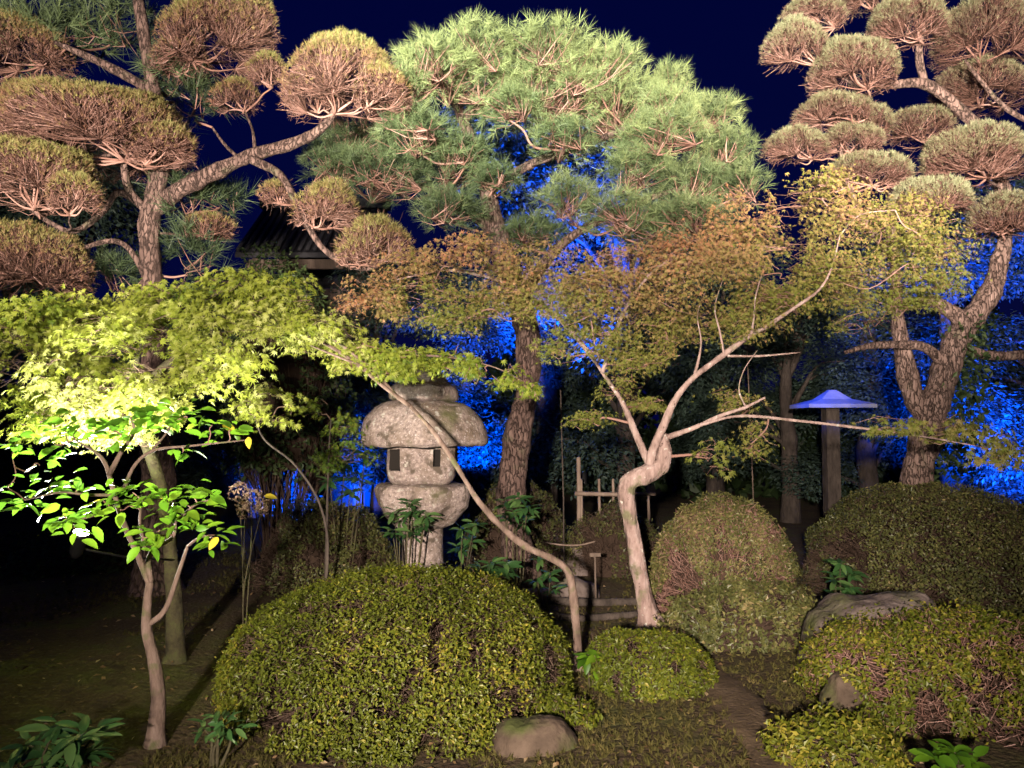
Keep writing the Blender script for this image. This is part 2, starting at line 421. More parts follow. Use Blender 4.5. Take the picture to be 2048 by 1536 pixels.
# ------------------------------------------------------------------ ground
def build_ground():
    def axis(n, a, ext):
        t = np.linspace(-1, 1, n); return np.sinh(t * a) / np.sinh(a) * ext
    xs = axis(150, 4.6, 320); ys = axis(170, 4.6, 320) + 4.5
    X, Y = np.meshgrid(xs, ys); Z = ground_z(X, Y)
    V = np.stack([X, Y, Z], -1).reshape(-1, 3)
    nx = len(xs); i = np.arange(len(ys) - 1)[:, None] * nx + np.arange(nx - 1)[None]
    q = np.stack([i, i + 1, i + nx + 1, i + nx], -1).reshape(-1, 4)
    a = Acc(); a.add(V, q)
    m = rough_mat('moss_and_soil', [(.32, (.045, .030, .018)), (.48, (.075, .052, .028)), (.6, (.075, .075, .022)), (.75, (.10, .105, .03))], 1.3, .9, .95,
                  spots=[(26, .6, .72, (.14, .11, .06)), (3.5, .58, .7, (.05, .032, .02))], bscale=30, dist=.03, detail=10)
    o = part('ground', a, m); o['kind'] = 'structure'
    o['label'] = 'dark mossy garden floor with brown soil patches'
    # trodden earth path curving between the shrubs
    pts = catmull([P(1255, 1255, 6.1), P(1330, 1290, 5.7), P(1420, 1350, 5.0), P(1480, 1420, 4.5), P(1530, 1500, 3.9), P(1560, 1600, 3.3)], 24)
    W = np.interp(np.linspace(0, 1, len(pts)), [0, .3, .7, 1], [.05, .16, .17, .12])
    t = N3(np.gradient(pts, axis=0)); s = np.stack([-t[:, 1], t[:, 0], t[:, 0] * 0], -1)
    cols = np.linspace(-1, 1, 7); rows = []
    for k in cols:
        w = W * (1 + .30 * noise(pts + k * 3, 3.0) + .18 * noise(pts + k * 5, 14.0))
        p = pts + s * (w * k)[:, None]; p[:, 2] = ground_z(p[:, 0], p[:, 1]) + .006 + .012 * (1 - k * k)
        if abs(k) == 1: p[:, 2] -= .012
        rows.append(p)
    V = np.stack(rows, 1).reshape(-1, 3); nc = len(cols)
    i = np.arange(len(pts) - 1)[:, None] * nc + np.arange(nc - 1)[None]
    a = Acc(); a.add(V, np.stack([i, i + 1, i + nc + 1, i + nc], -1).reshape(-1, 4))
    m = rough_mat('trodden_earth', [(.3, (.055, .038, .022)), (.55, (.115, .08, .046)), (.75, (.18, .13, .08))], 7, .7, .95, bscale=40, dist=.015)
    o = part('path', a, m); o['kind'] = 'structure'
    # moss blades
    r = np.random.default_rng(11); n = 30000
    y = 3.1 + 6.5 * r.random(n) ** 1.6; x = (r.random(n) * 2 - 1) * (y * .68)
    p = np.stack([x, y, ground_z(x, y)], -1)
    keep = noise(p, 1.4) + .35 * noise(p, 6) > np.where(x < -.8, .35, -.3)
    dp = np.min(np.hypot(p[:, None, 0] - pts[None, ::3, 0], p[:, None, 1] - pts[None, ::3, 1]), 1)
    keep &= dp > .10
    p = p[keep]; n = len(p)
    a = Acc(); tp = tpl_tuft(7, 55, .07, r, .05)
    scatter(a, tp, p, r.normal(size=(n, 3)), np.array([0, 0, 1.0]) + r.normal(size=(n, 3)) * .25, r.uniform(.02, .05, n), np.clip(r.normal(.5, .22, n), 0, 1), r)
    o = part('moss', a, MOSS, kind='stuff'); o['label'] = 'short green moss and grass covering the garden floor'; o['category'] = 'moss'
    # fallen leaves
    n = 1600
    y = 3.2 + 5.5 * r.random(n) ** 1.4; x = (r.random(n) * 2 - 1) * (y * .68)
    p = np.stack([x, y, ground_z(x, y) + .012], -1)
    a = Acc()
    scatter(a, SMALL, p, np.array([0, 0, 1.0]) + r.normal(size=(n, 3)) * .35, r.normal(size=(n, 3)), r.uniform(.02, .05, n), r.random(n), r)
    o = part('fallen_leaves', a, LITTER, kind='stuff'); o['label'] = 'small dry leaves scattered over the garden floor'; o['category'] = 'leaves'
build_ground()

# ------------------------------------------------------------------ stone lantern
def lathe(acc, c, prof, seg=56, rough=.012, hexa=0.0, inset=None, rot=0.0, sq=0.0):
    prof = np.array(prof, float)
    t = np.linspace(0, len(prof) - 1, (len(prof) - 1) * 4 + 1)
    z = np.interp(t, range(len(prof)), prof[:, 1]); r = np.interp(t, range(len(prof)), prof[:, 0])
    a = np.arange(seg) * 2 * pi / seg
    R = r[:, None] * (1 + hexa * np.cos(6 * (a + rot))[None]) * (1 + sq * np.cos(4 * (a + rot))[None])
    V = np.stack([R * np.cos(a), R * np.sin(a), np.repeat(z[:, None], seg, 1)], -1)
    f = 1 + rough * noise(V.reshape(-1, 3) + c, 7).reshape(R.shape) + rough * .5 * noise(V.reshape(-1, 3) + c, 22).reshape(R.shape)
    V[..., :2] *= f[..., None]; V[..., 2] += rough * .25 * noise(V.reshape(-1, 3) * 1.3 + c, 9).reshape(R.shape)
    hit = np.zeros(R.shape, bool)
    if inset is not None:
        for (zlo, zhi, alo, ahi, dep) in inset:
            m = (V[..., 2] > zlo) & (V[..., 2] < zhi) & (np.degrees(a)[None] > alo) & (np.degrees(a)[None] < ahi)
            V[m, 0] *= dep; V[m, 1] *= dep; hit |= m
    V = V + np.array([c[0], c[1], 0])
    n = len(t); i = np.arange(n - 1)[:, None] * seg; j = np.arange(seg)[None]; k = (j + 1) % seg
    q = np.stack([i + j, i + k, i + seg + k, i + seg + j], -1).reshape(-1, 4)
    acc.add(V.reshape(-1, 3), q)
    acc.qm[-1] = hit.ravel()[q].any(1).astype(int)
def build_lantern():
    D = 7.0; cx = 846
    c = P(cx, 850, D); c[2] = 0
    zz = lambda py: P(cx, py, D)[2]
    rr = lambda px: M(px, D)
    gz = float(ground_z(c[0], c[1]))
    t = thing('stone_lantern', 'tall weathered granite lantern with broad mushroom roof behind the clipped dome bush', 'lantern', (c[0], c[1], gz))
    def pr(lst): return [(rr(r), zz(y)) for r, y in lst]
    a = Acc(); lathe(a, c, [(0.0, gz - .1), (rr(75), gz - .1), (rr(75), gz + .06), (rr(62), gz + .12), (0, gz + .13)], rough=.03); part('base_stone', a, STONE, t)
    a = Acc(); lathe(a, c, [(rr(43), gz + .1)] + pr([(42, 1150), (41, 1100), (41, 1060), (44, 1044), (30, 1036), (0, 1036)]), rough=.02); part('shaft', a, STONE, t)
    a = Acc(); lathe(a, c, pr([(0, 1056), (44, 1055), (58, 1048), (74, 1030), (86, 1010), (92, 994), (94, 976), (91, 969), (82, 966), (0, 963)]), rough=.034, hexa=.07, rot=.25); part('platform', a, STONE, t, sharp=50)
    # fire box with window recesses cut in
    a = Acc()
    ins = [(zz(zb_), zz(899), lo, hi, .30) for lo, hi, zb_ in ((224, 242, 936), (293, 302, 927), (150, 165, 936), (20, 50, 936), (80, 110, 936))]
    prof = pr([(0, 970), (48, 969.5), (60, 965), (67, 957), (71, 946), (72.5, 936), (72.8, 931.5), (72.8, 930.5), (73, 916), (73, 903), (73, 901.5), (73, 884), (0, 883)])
    lathe(a, c, prof, seg=180, rough=.018, inset=ins, sq=.11, rot=radians(45)); part('fire_box', a, [STONE, RECESS_SHADE], t, sharp=40)
    a = Acc(); lathe(a, c, pr([(0, 886), (72, 888), (112, 892), (122, 891), (127, 886), (128, 876), (127, 862), (121, 847), (110, 830), (96, 815), (80, 807), (64, 803), (0, 801)]), seg=72, rough=.024, hexa=.02, rot=.3); part('roof', a, STONE, t, sharp=60)
    a = Acc(); lathe(a, c + np.array([.01, 0, 0]), pr([(0, 803), (60, 803), (67, 799), (69, 790), (67, 776), (61, 770), (50, 767), (45, 760), (38, 750), (27, 742), (13, 736), (0, 734)]), rough=.03, hexa=.02); part('finial', a, STONE, t, sharp=60)
build_lantern()

# ------------------------------------------------------------------ trees
class Tree:
    def __init__(s, name, label, cat, base, bark, seed, group=None):
        s.t = thing(name, label, cat, base, group); s.bark = bark; s.rng = np.random.default_rng(seed)
        s.sk = []; s.skr = []; s.tw = Acc(); s.fol = Acc()
    def limb(s, pts, radii, name='branch', sides=9, rough=.06, sub=6, wob=0.0):
        if name == 'trunk': sides = int(sides * 1.5); sub *= 2
        p = catmull(pts, sub)
        if wob: p[1:-1] += s.rng.normal(size=(len(p) - 2, 3)) * wob
        r = np.interp(np.linspace(0, 1, len(p)), np.linspace(0, 1, len(radii)), radii)
        if name == 'trunk' and p[0][2] < .2: r = r * (1 + .55 * np.exp(-np.clip(p[:, 2] - p[0][2] - .03, 0, 9) / .07))
        a = Acc(); tube(a, p, r, sides, .5, rough); part(name, a, s.bark, s.t)
        s.sk += list(p); s.skr += list(r); return p
    def thin(s, pts, r0, r1, tone=.5, sides=5, keep=True, sub=5):
        p = catmull(pts, sub); tube(s.tw, p, np.linspace(r0, r1, len(p)), sides, tone, .05)
        if keep: s.sk += list(p); s.skr += list(np.linspace(r0, r1, len(p)))
        return p
    def connect(s, c, r1=.006, droop=.0, rmax=.03, big=.016, skip=None):
        """grow a bough from the nearest part of the skeleton to the point c"""
        K = np.array(s.sk); d = np.linalg.norm((K - c) * [1, 1, 1.25], axis=1) + np.clip(K[:, 2] - c[2], 0, 9) * 1.2
        i = int(np.argmin(d)); p0 = K[i]; L = np.linalg.norm(c - p0)
        r0 = max(r1 * 1.3, min(s.skr[i] * .62, rmax, .006 + L * .02))
        m = p0 + (c - p0) * .5 + s.rng.normal(size=3) * L * .10 + np.array([0, 0, -droop * L])
        m2 = p0 + (c - p0) * .78 + s.rng.normal(size=3) * L * .06 + np.array([0, 0, -droop * L * .6])
        if r0 > big: s.limb([p0, m, m2, c], [r0, r0 * .7, r0 * .5, r1], sides=7, sub=4)
        else: s.thin([p0, m, m2, c], r0, r1, s.rng.uniform(.3, .8))
        return p0
    def finish(s, leafmat, twigmat=None, leafname='crown'):
        if s.tw.n: part('twigs', s.tw, twigmat or TWIG, s.t, kind='stuff')
        if s.fol.n: part(leafname, s.fol, leafmat, s.t, kind='stuff', smooth=False)

def maple_blobs(T, blobs, leaf, dens=1.0, layers=4, up=.55, connect=True, twigtone=.6, droop=.05, tonej=.16, cmax=.028, tpl=None):
    """flat layered sprays of palmate leaves: blob = px, py, D, rx px, ry px, depth m, tone"""
    r = T.rng
    cs = [(P(b[0], b[1] + b[4] * .4, b[2]), b) for b in blobs]
    if connect:
        K = np.array(T.sk)
        cs.sort(key=lambda x: np.min(np.linalg.norm(K - x[0], axis=1)))
    for c, (px, py, D, rx, ry, rd, tone) in cs:
        if connect: T.connect(c, .004, rmax=cmax)
        RX, RZ = M(rx, D), M(ry, D); cc = P(px, py, D)
        for l in range(layers):
            oc = cc + np.array([r.uniform(-.4, .4) * RX, r.uniform(-.6, .6) * rd, (l / (layers - 1) * 2 - 1) * RZ * .72 + r.normal() * RZ * .12])
            sx, sy = RX * r.uniform(.7, .95), rd * r.uniform(.6, .85)
            n = int(dens * 15 * sx * sy / (leaf * leaf)) + 10
            rad = np.sqrt(r.random(n)) * (1 + .18 * r.normal(size=n)); an = r.random(n) * 2 * pi
            off = np.stack([np.cos(an) * rad * sx, np.sin(an) * rad * sy, -(rad ** 2) * RZ * .45 + r.normal(size=n) * RZ * .26], -1)
            pos = oc + off
            keep = noise(pos, 9.0) + .5 * noise(pos, 3.3) > -.55
            pos = pos[keep]; off = off[keep]; n = len(pos)
            if n == 0: continue
            outw = N3(off * [1, 1, 0] + 1e-6)
            nrm = np.array([0, 0, 1.0]) * up + outw * .45 + np.array([0, -.35, 0]) + r.normal(size=(n, 3)) * .38
            tan = outw + np.array([0, 0, -.35]) + r.normal(size=(n, 3)) * .6
            tn = np.clip(tone + noise(pos, 3.0) * .10 + r.normal(size=n) * tonej, 0, 1)
            scatter(T.fol, tpl or MAPLE, pos, nrm, tan, leaf * r.uniform(.32, .66, n), tn, r)
            k = max(4, n // 26); idx = r.integers(0, n, k)
            a0 = np.repeat(oc[None] - [0, 0, RZ * .15], k, 0) + r.normal(size=(k, 3)) * [sx * .18, sy * .18, .01]
            sticks(T.tw, a0, pos[idx], .0035, .0012, twigtone + r.normal(size=k) * .15, r.normal(size=(k, 3)) * .03)

def pine_pad(T, px, py, D, rx, ry, anchor=None, tone=.5, dens=1.0, tilt=0.0, dark=0.0, rdepth=None, bare=.45, connect=True):
    """a clipped cushion: a fan of brown twigs rising from its bough to a dome of short needles"""
    r = T.rng
    RX, RZ = M(rx, D), M(ry, D); RY = rdepth or RX * .8
    c = P(px, py + ry * .66, D)                 # base centre of the dome
    an = P(anchor[0], anchor[1], D) if anchor else c + np.array([r.normal() * RX * .15, 0, -RZ * .12])
    H = RZ * 1.5
    if connect: T.connect(an, .007, rmax=.026, big=.014)
    # directions on the dome
    area = RX * RY * 3 + RX * H * 2.5
    nt = int(640 * dens * area) + 90
    ph = r.random(nt) * 2 * pi; u = r.random(nt) ** .8
    th = np.arccos(np.clip(u * 1.14 - .14, -1, 1))
    lump = lambda d: 1 + .09 * noise(d * 1.8 + c, 1.0) + .035 * noise(d * 6 + c, 1.3)
    d = np.stack([np.sin(th) * np.cos(ph), np.sin(th) * np.sin(ph), np.cos(th)], -1)
    tl = np.array([[1, 0, tilt], [0, 1, 0], [0, 0, 1]])
    surf = c + (d * (lump(d) * .955)[:, None] * [RX, RY, H] + np.stack([0 * ph, 0 * ph, np.sin(ph) * 0], -1)) @ tl
    # boughs inside: a few thick ribs, then many fine twigs forking from them
    nr = max(7, int(11 * dens))
    rid = r.integers(0, nt, nr)
    forks = [an]
    for i in rid:
        e = an + (surf[i] - an) * r.uniform(.45, .62) + np.array([0, 0, -.05 * RX])
        p = catmull([an, an + (e - an) * .5 + r.normal(size=3) * RX * .05 + np.array([0, 0, -.04 * RX]), e], 3)
        tube(T.tw, p, np.linspace(.013, .006, len(p)) * (.7 + RX * .5), 5, r.uniform(.4, .8), .08)
        forks += [p[-1], p[len(p) // 2]]
    forks = np.array(forks)
    d2 = np.linalg.norm(surf[:, None] - forks[None], axis=2)
    src = forks[np.argmin(d2 + r.random(d2.shape) * RX * .35, 1)]
    sticks(T.tw, src, surf, .0042, .0018, np.clip(r.normal(.45 - dark * .4, .28, nt), 0, 1), r.normal(size=(nt, 3)) * RX * .04 + np.array([0, 0, -.02]))
    # short side twiglets near the surface
    k = int(nt * 1.5); j = r.integers(0, nt, k); f = r.uniform(.55, .95, k)[:, None]
    a0 = src[j] + (surf[j] - src[j]) * f
    b0 = surf[j] + r.normal(size=(k, 3)) * .035
    sticks1(T.tw, a0, b0, .0026, .0014, np.clip(r.normal(.36 - dark * .4, .28, k), 0, 1))
    # needles: thick and green on the crown, thinner and browning on the flanks
    nn = int(4500 * dens * area) + 300
    ph = r.random(nn) * 2 * pi; u = r.random(nn) ** .75
    th = np.arccos(np.clip(u * 1.1 - .10, -1, 1))
    d = np.stack([np.sin(th) * np.cos(ph), np.sin(th) * np.sin(ph), np.cos(th)], -1)
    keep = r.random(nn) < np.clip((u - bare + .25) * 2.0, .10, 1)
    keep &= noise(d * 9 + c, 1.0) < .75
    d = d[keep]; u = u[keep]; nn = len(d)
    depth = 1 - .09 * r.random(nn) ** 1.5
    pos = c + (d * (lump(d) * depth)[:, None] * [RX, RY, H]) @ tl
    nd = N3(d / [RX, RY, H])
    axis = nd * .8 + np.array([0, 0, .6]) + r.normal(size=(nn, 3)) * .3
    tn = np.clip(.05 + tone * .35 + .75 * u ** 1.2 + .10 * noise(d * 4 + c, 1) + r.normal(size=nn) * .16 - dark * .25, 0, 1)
    for q in range(3):
        m = np.arange(nn) % 3 == q
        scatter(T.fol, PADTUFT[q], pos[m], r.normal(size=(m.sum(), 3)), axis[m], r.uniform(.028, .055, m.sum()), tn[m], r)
PADTUFT = [tpl_tuft(4, 48, .05, np.random.default_rng(s), .3) for s in (1, 2, 3)]
TUFTS = [tpl_tuft(20, 66, .016, np.random.default_rng(s), .55) for s in (4, 5, 6, 8)]

def pine_blobs(T, blobs, size=.17, dens=1.0, connect=True):
    r = T.rng
    cs = [(P(b[0], b[1] + b[4] * .5, b[2]), b) for b in blobs]
    K = np.array(T.sk)
    cs.sort(key=lambda x: np.min(np.linalg.norm(K - x[0], axis=1)))
    for c, (px, py, D, rx, ry, rd, tone) in cs:
        if connect: T.connect(c, .010, rmax=.055, big=.018, droop=.04)
        RX, RZ = M(rx, D), M(ry, D); cc = P(px, py, D)
        n = int(dens * 130 * (RX * RZ + rd * RX * .5) / .25) + 12
        d = N3(r.normal(size=(n, 3))); rad = r.random(n) ** .4
        d[:, 2] = np.where(r.random(n) < .7, np.abs(d[:, 2]), d[:, 2])
        off = d * rad[:, None] * [RX, rd, RZ]
        pos = cc + off
        axis = d * .8 + np.array([0, -.12, .6]) + r.normal(size=(n, 3)) * .5
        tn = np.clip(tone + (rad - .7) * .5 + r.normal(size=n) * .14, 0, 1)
        for q in range(4):
            m = np.arange(n) % 4 == q
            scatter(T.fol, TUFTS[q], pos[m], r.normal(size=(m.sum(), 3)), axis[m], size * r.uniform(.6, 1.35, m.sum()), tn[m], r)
        k = int(n * .22)
        hub = c + r.normal(size=(5, 3)) * [RX * .3, rd * .3, RZ * .2]
        src = hub[r.integers(0, 5, k)]
        sticks(T.tw, src, pos[:k], .006, .003, np.clip(r.normal(.5, .25, k), 0, 1), r.normal(size=(k, 3)) * RX * .05 + np.array([0, 0, -RZ * .08]))

def px_path(lst, D0, D1=None):
    D1 = D0 if D1 is None else D1
    n = len(lst); return [P(x, y, D0 + (D1 - D0) * i / max(1, n - 1)) for i, (x, y) in enumerate(lst)]

# ---- pine with clipped cushions on the left
def left_pine():
    D = 7.2; b = G(316, D)
    T = Tree('pine_tree', 'cloud pruned pine with reddish brown cushions rising over the bright green maple', 'pine tree', b, PINEBARK2, 21)
    T.limb([b - [0, 0, .05]] + px_path([(314, 1000), (308, 760), (303, 560), (300, 440), (316, 350), (318, 250), (300, 140), (280, 20), (262, -90)], D), [.18, .14, .12, .105, .10, .09, .075, .06, .05, .045], 'trunk', 14, .10)
    T.limb(px_path([(308, 420), (370, 375), (430, 345), (500, 312), (590, 286), (645, 255), (680, 205)], D, 6.9), [.085, .08, .075, .062, .05, .04, .03], sides=11, rough=.1)
    T.limb(px_path([(500, 318), (560, 350), (600, 420), (640, 490), (690, 527), (735, 538), (775, 520)], 7.0, 6.7), [.042, .036, .03, .026, .022, .018, .012], sides=9)
    T.limb(px_path([(314, 440), (262, 385), (248, 330), (250, 285)], D, 6.9), [.05, .04, .032, .022])
    T.limb(px_path([(310, 430), (240, 385), (205, 425), (150, 462), (100, 445), (45, 405), (-10, 360)], D, 6.6), [.04, .034, .03, .026, .022, .018, .014])
    T.limb(px_path([(300, 130), (325, 95), (370, 65), (420, 60)], D), [.06, .05, .04, .025])
    T.limb(px_path([(312, 190), (250, 150), (180, 115), (110, 85)], D), [.05, .045, .035, .02])
    T.limb(px_path([(315, 600), (250, 490), (170, 495), (90, 540)], D, 6.9), [.035, .028, .02, .014])
    T.limb(px_path([(480, 318), (450, 290), (425, 255)], D, 7.3), [.02, .015, .010])
    T.limb(px_path([(510, 300), (505, 260), (490, 225)], D, 7.3), [.018, .012, .010])
    pads = [  # px, py, D, rx, ry, anchor, dens, dark, tone
        (690, 150, 6.9, 125, 90, (668, 228), 1.1, .0, .25), (430, 62, 7.2, 118, 112, (385, 120), 1.0, .05, .25),
        (195, 250, 6.9, 195, 84, (250, 322), 1.1, .0, .35), (65, 345, 6.6, 130, 66, (70, 420), 1.1, .0, .45),
        (656, 412, 6.85, 70, 52, (628, 455), 1.1, .0, .3), (752, 482, 6.7, 82, 48, (735, 530), 1.1, .0, .3),
        (553, 385, 7.0, 34, 26, (562, 408), .9, .3, .3), (532, 135, 7.1, 40, 34, (545, 175), .9, .1, .6),
        (470, 190, 7.3, 50, 36, (488, 222), .8, .35, .3), (40, 525, 6.9, 140, 80, (85, 560), .8, .45, .2),
        (30, 95, 7.3, 110, 80, (90, 130), .8, .3, .2), (420, 452, 7.4, 52, 26, (415, 476), .8, .3, .2),
        (765, 172, 6.75, 58, 50, (735, 215), 1.1, .05, .2), (620, 175, 7.0, 52, 46, (635, 225), 1.1, .05, .35), (500, 35, 7.1, 58, 60, (470, 95), 1.0, .1, .3), (360, 110, 7.3, 55, 45, (365, 145), 1.0, .15, .15),
        (322, 285, 6.75, 66, 48, (290, 330), 1.1, .0, .3), (70, 215, 7.1, 95, 55, (130, 270), 1.0, .15, .3), (150, 385, 6.45, 55, 42, (140, 430), 1.1, .0, .4), (720, 505, 6.6, 45, 30, (720, 530), 1.0, .05, .3)]
    for (x, y, d, rx, ry, an, de, dk, tn) in pads:
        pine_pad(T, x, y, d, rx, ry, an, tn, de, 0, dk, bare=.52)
    T.finish(PADNEEDLE)
    # loose unclipped shoots
    T2 = T; T2.fol = Acc(); T2.tw = Acc()
    pine_blobs(T2, [(110, 95, 7.5, 120, 70, .5, .35), (220, 60, 7.6, 90, 60, .5, .3), (345, 175, 7.4, 50, 55, .35, .2), (390, 215, 7.5, 50, 50, .35, .15),
                    (370, 410, 7.4, 60, 50, .3, .1), (440, 400, 7.5, 45, 30, .3, .12), (385, 520, 7.4, 60, 60, .3, .05), (250, 560, 7.5, 60, 50, .3, .05)], .20, .8)
    T2.finish(PINENEEDLE, leafname='loose_shoots')
left_pine()

# ---- big pine in the middle
def centre_pine():
    D = 7.9; b = G(1046, D)
    T = Tree('pine_tree', 'large bushy green pine with pale branches crowning the middle of the garden', 'pine tree', b, PINEBARK2, 22)
    T.limb([b - [0, 0, .05]] + px_path([(1040, 1110), (1022, 1000), (1034, 880), (1050, 800), (1058, 700), (1040, 600), (1000, 490), (982, 410), (955, 320), (925, 240), (900, 170)], D), [.20, .155, .14, .132, .127, .12, .11, .10, .085, .07, .055, .045], 'trunk', 16, .10)
    T.limb(px_path([(1040, 600), (1110, 500), (1200, 440), (1290, 400), (1380, 370)], D, 7.5), [.07, .055, .04, .03, .02])
    T.limb(px_path([(975, 380), (1060, 330), (1170, 290), (1290, 240), (1390, 200)], D, 7.7), [.06, .045, .035, .028, .02])
    T.limb(px_path([(945, 300), (860, 280), (780, 250), (700, 270)], D, 7.8), [.07, .055, .04, .025])
    T.limb(px_path([(925, 240), (990, 170), (1080, 120), (1160, 90)], D, 7.8), [.06, .045, .035, .02])
    T.limb(px_path([(1000, 470), (900, 400), (810, 360)], D, 8.1), [.06, .045, .025])
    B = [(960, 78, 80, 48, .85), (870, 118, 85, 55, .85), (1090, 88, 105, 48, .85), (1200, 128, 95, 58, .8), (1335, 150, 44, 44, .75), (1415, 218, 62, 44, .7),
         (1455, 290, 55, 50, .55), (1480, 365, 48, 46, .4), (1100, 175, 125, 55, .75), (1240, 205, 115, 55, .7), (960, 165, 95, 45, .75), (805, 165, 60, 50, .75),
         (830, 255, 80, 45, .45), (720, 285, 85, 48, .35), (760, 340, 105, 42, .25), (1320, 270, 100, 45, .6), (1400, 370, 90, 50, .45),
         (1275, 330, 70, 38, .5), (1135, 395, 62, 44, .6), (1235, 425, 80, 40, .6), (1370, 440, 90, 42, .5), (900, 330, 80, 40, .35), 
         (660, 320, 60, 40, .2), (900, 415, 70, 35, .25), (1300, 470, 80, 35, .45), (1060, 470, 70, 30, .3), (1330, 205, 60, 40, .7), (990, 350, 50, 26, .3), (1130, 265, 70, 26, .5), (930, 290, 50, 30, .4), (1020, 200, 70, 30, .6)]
    rr = np.random.default_rng(5)
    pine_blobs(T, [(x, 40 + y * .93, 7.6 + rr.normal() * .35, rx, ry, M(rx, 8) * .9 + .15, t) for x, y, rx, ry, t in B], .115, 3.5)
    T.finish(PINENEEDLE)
centre_pine()

# ---- cloud pine on the right
def right_pine():
    D = 8.0; b = G(1832, D)
    T = Tree('pine_tree', 'forked cloud pruned pine with pale rounded cushions above the big clipped shrub', 'pine tree', b, PINEBARK, 23)
    T.limb([b - [0, 0, .05]] + px_path([(1832, 1000), (1838, 920), (1856, 840), (1885, 770), (1908, 700), (1942, 640), (1985, 570), (2010, 470), (2000, 360), (1970, 265)], D), [.19, .145, .145, .155, .135, .13, .13, .10, .075, .065, .055], 'trunk', 15, .12)
    T.limb(px_path([(1856, 850), (1822, 780), (1803, 690), (1792, 590), (1785, 470), (1775, 380)], D, 8.1), [.11, .095, .08, .06, .045, .03], 'trunk', 12, .1)
    T.limb(px_path([(1935, 650), (1890, 615), (1850, 600), (1780, 612)], D), [.10, .07, .045, .02])
    T.limb(px_path([(1898, 735), (1850, 695), (1800, 690), (1740, 692), (1690, 705)], D, 7.8), [.07, .05, .045, .035, .02])
    T.limb(px_path([(1935, 700), (1990, 712), (2070, 708)], D), [.06, .05, .05])
    T.limb(px_path([(1972, 270), (1910, 210), (1850, 168), (1780, 170), (1720, 178)], D, 7.8), [.07, .06, .05, .04, .025])
    T.limb(px_path([(1850, 170), (1838, 110), (1850, 40), (1880, -20)], D, 7.8), [.04, .035, .03, .02])
    T.limb(px_path([(2070, 250), (2010, 215), (1960, 160), (1930, 120)], D, 7.7), [.03, .025, .02, .012])
    T.limb(px_path([(1790, 520), (1740, 460), (1700, 380), (1680, 300)], D, 8.0), [.05, .04, .03, .02])
    pads = [(1592, 80, 7.8, 62, 56, (1640, 130), 1.2, .0, .55), (1625, 20, 7.9, 62, 40, (1670, 55), 1.1, .0, .5), (1706, 125, 7.7, 84, 62, (1735, 178), 1.2, .0, .5),
            (1815, 38, 7.8, 78, 54, (1838, 80), 1.1, .0, .5), (1668, 217, 7.9, 72, 32, (1715, 245), 1.1, .0, .35), (1595, 287, 8.0, 60, 36, (1625, 318), 1.1, .1, .45),
            (1706, 277, 8.0, 60, 32, (1700, 305), 1.1, .05, .4), (1740, 340, 7.9, 85, 36, (1745, 372), 1.1, .0, .5), (1950, 305, 7.7, 110, 58, (1975, 355), 1.0, .0, .5),
            (1862, 392, 7.5, 82, 40, (1850, 430), 1.2, .0, .9), (1740, -10, 8.0, 60, 35, (1745, 20), .9, .05, .2), (1840, 250, 8.2, 70, 40, (1850, 285), .8, .3, .3),
            (1975, 60, 8.0, 110, 80, (1960, 130), .8, .5, .3), (1960, 170, 8.2, 100, 55, (1960, 215), .7, .55, .3), (2010, 430, 7.8, 80, 50, (2000, 470), .8, .35, .2),
            (1745, 240, 8.1, 40, 38, (1755, 270), .8, .3, .6)]
    for (x, y, d, rx, ry, an, de, dk, tn) in pads:
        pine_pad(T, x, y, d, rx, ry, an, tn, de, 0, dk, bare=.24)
    T.finish(PADPALE)
    # ivy climbing the shaded flank of the trunk
    r = T.rng; n = 900
    t = r.random(n); p0 = np.array([P(1935, 640 + 0 * 1, D), P(1940, 720, D), P(1930, 800, D), P(1915, 880, D), P(1895, 960, D)])
    seg = t * 4; i = np.minimum(seg.astype(int), 3); pos = p0[i] + (p0[i + 1] - p0[i]) * (seg - i)[:, None] + r.normal(size=(n, 3)) * [.10, .10, .05]
    a = Acc(); scatter(a, SMALL, pos, r.normal(size=(n, 3)) * .5 + [.3, -.8, .2], r.normal(size=(n, 3)) + [0, 0, -.6], r.uniform(.05, .10, n), r.random(n), r)
    part('ivy', a, DARKGREEN, T.t, kind='stuff', smooth=False)
right_pine()

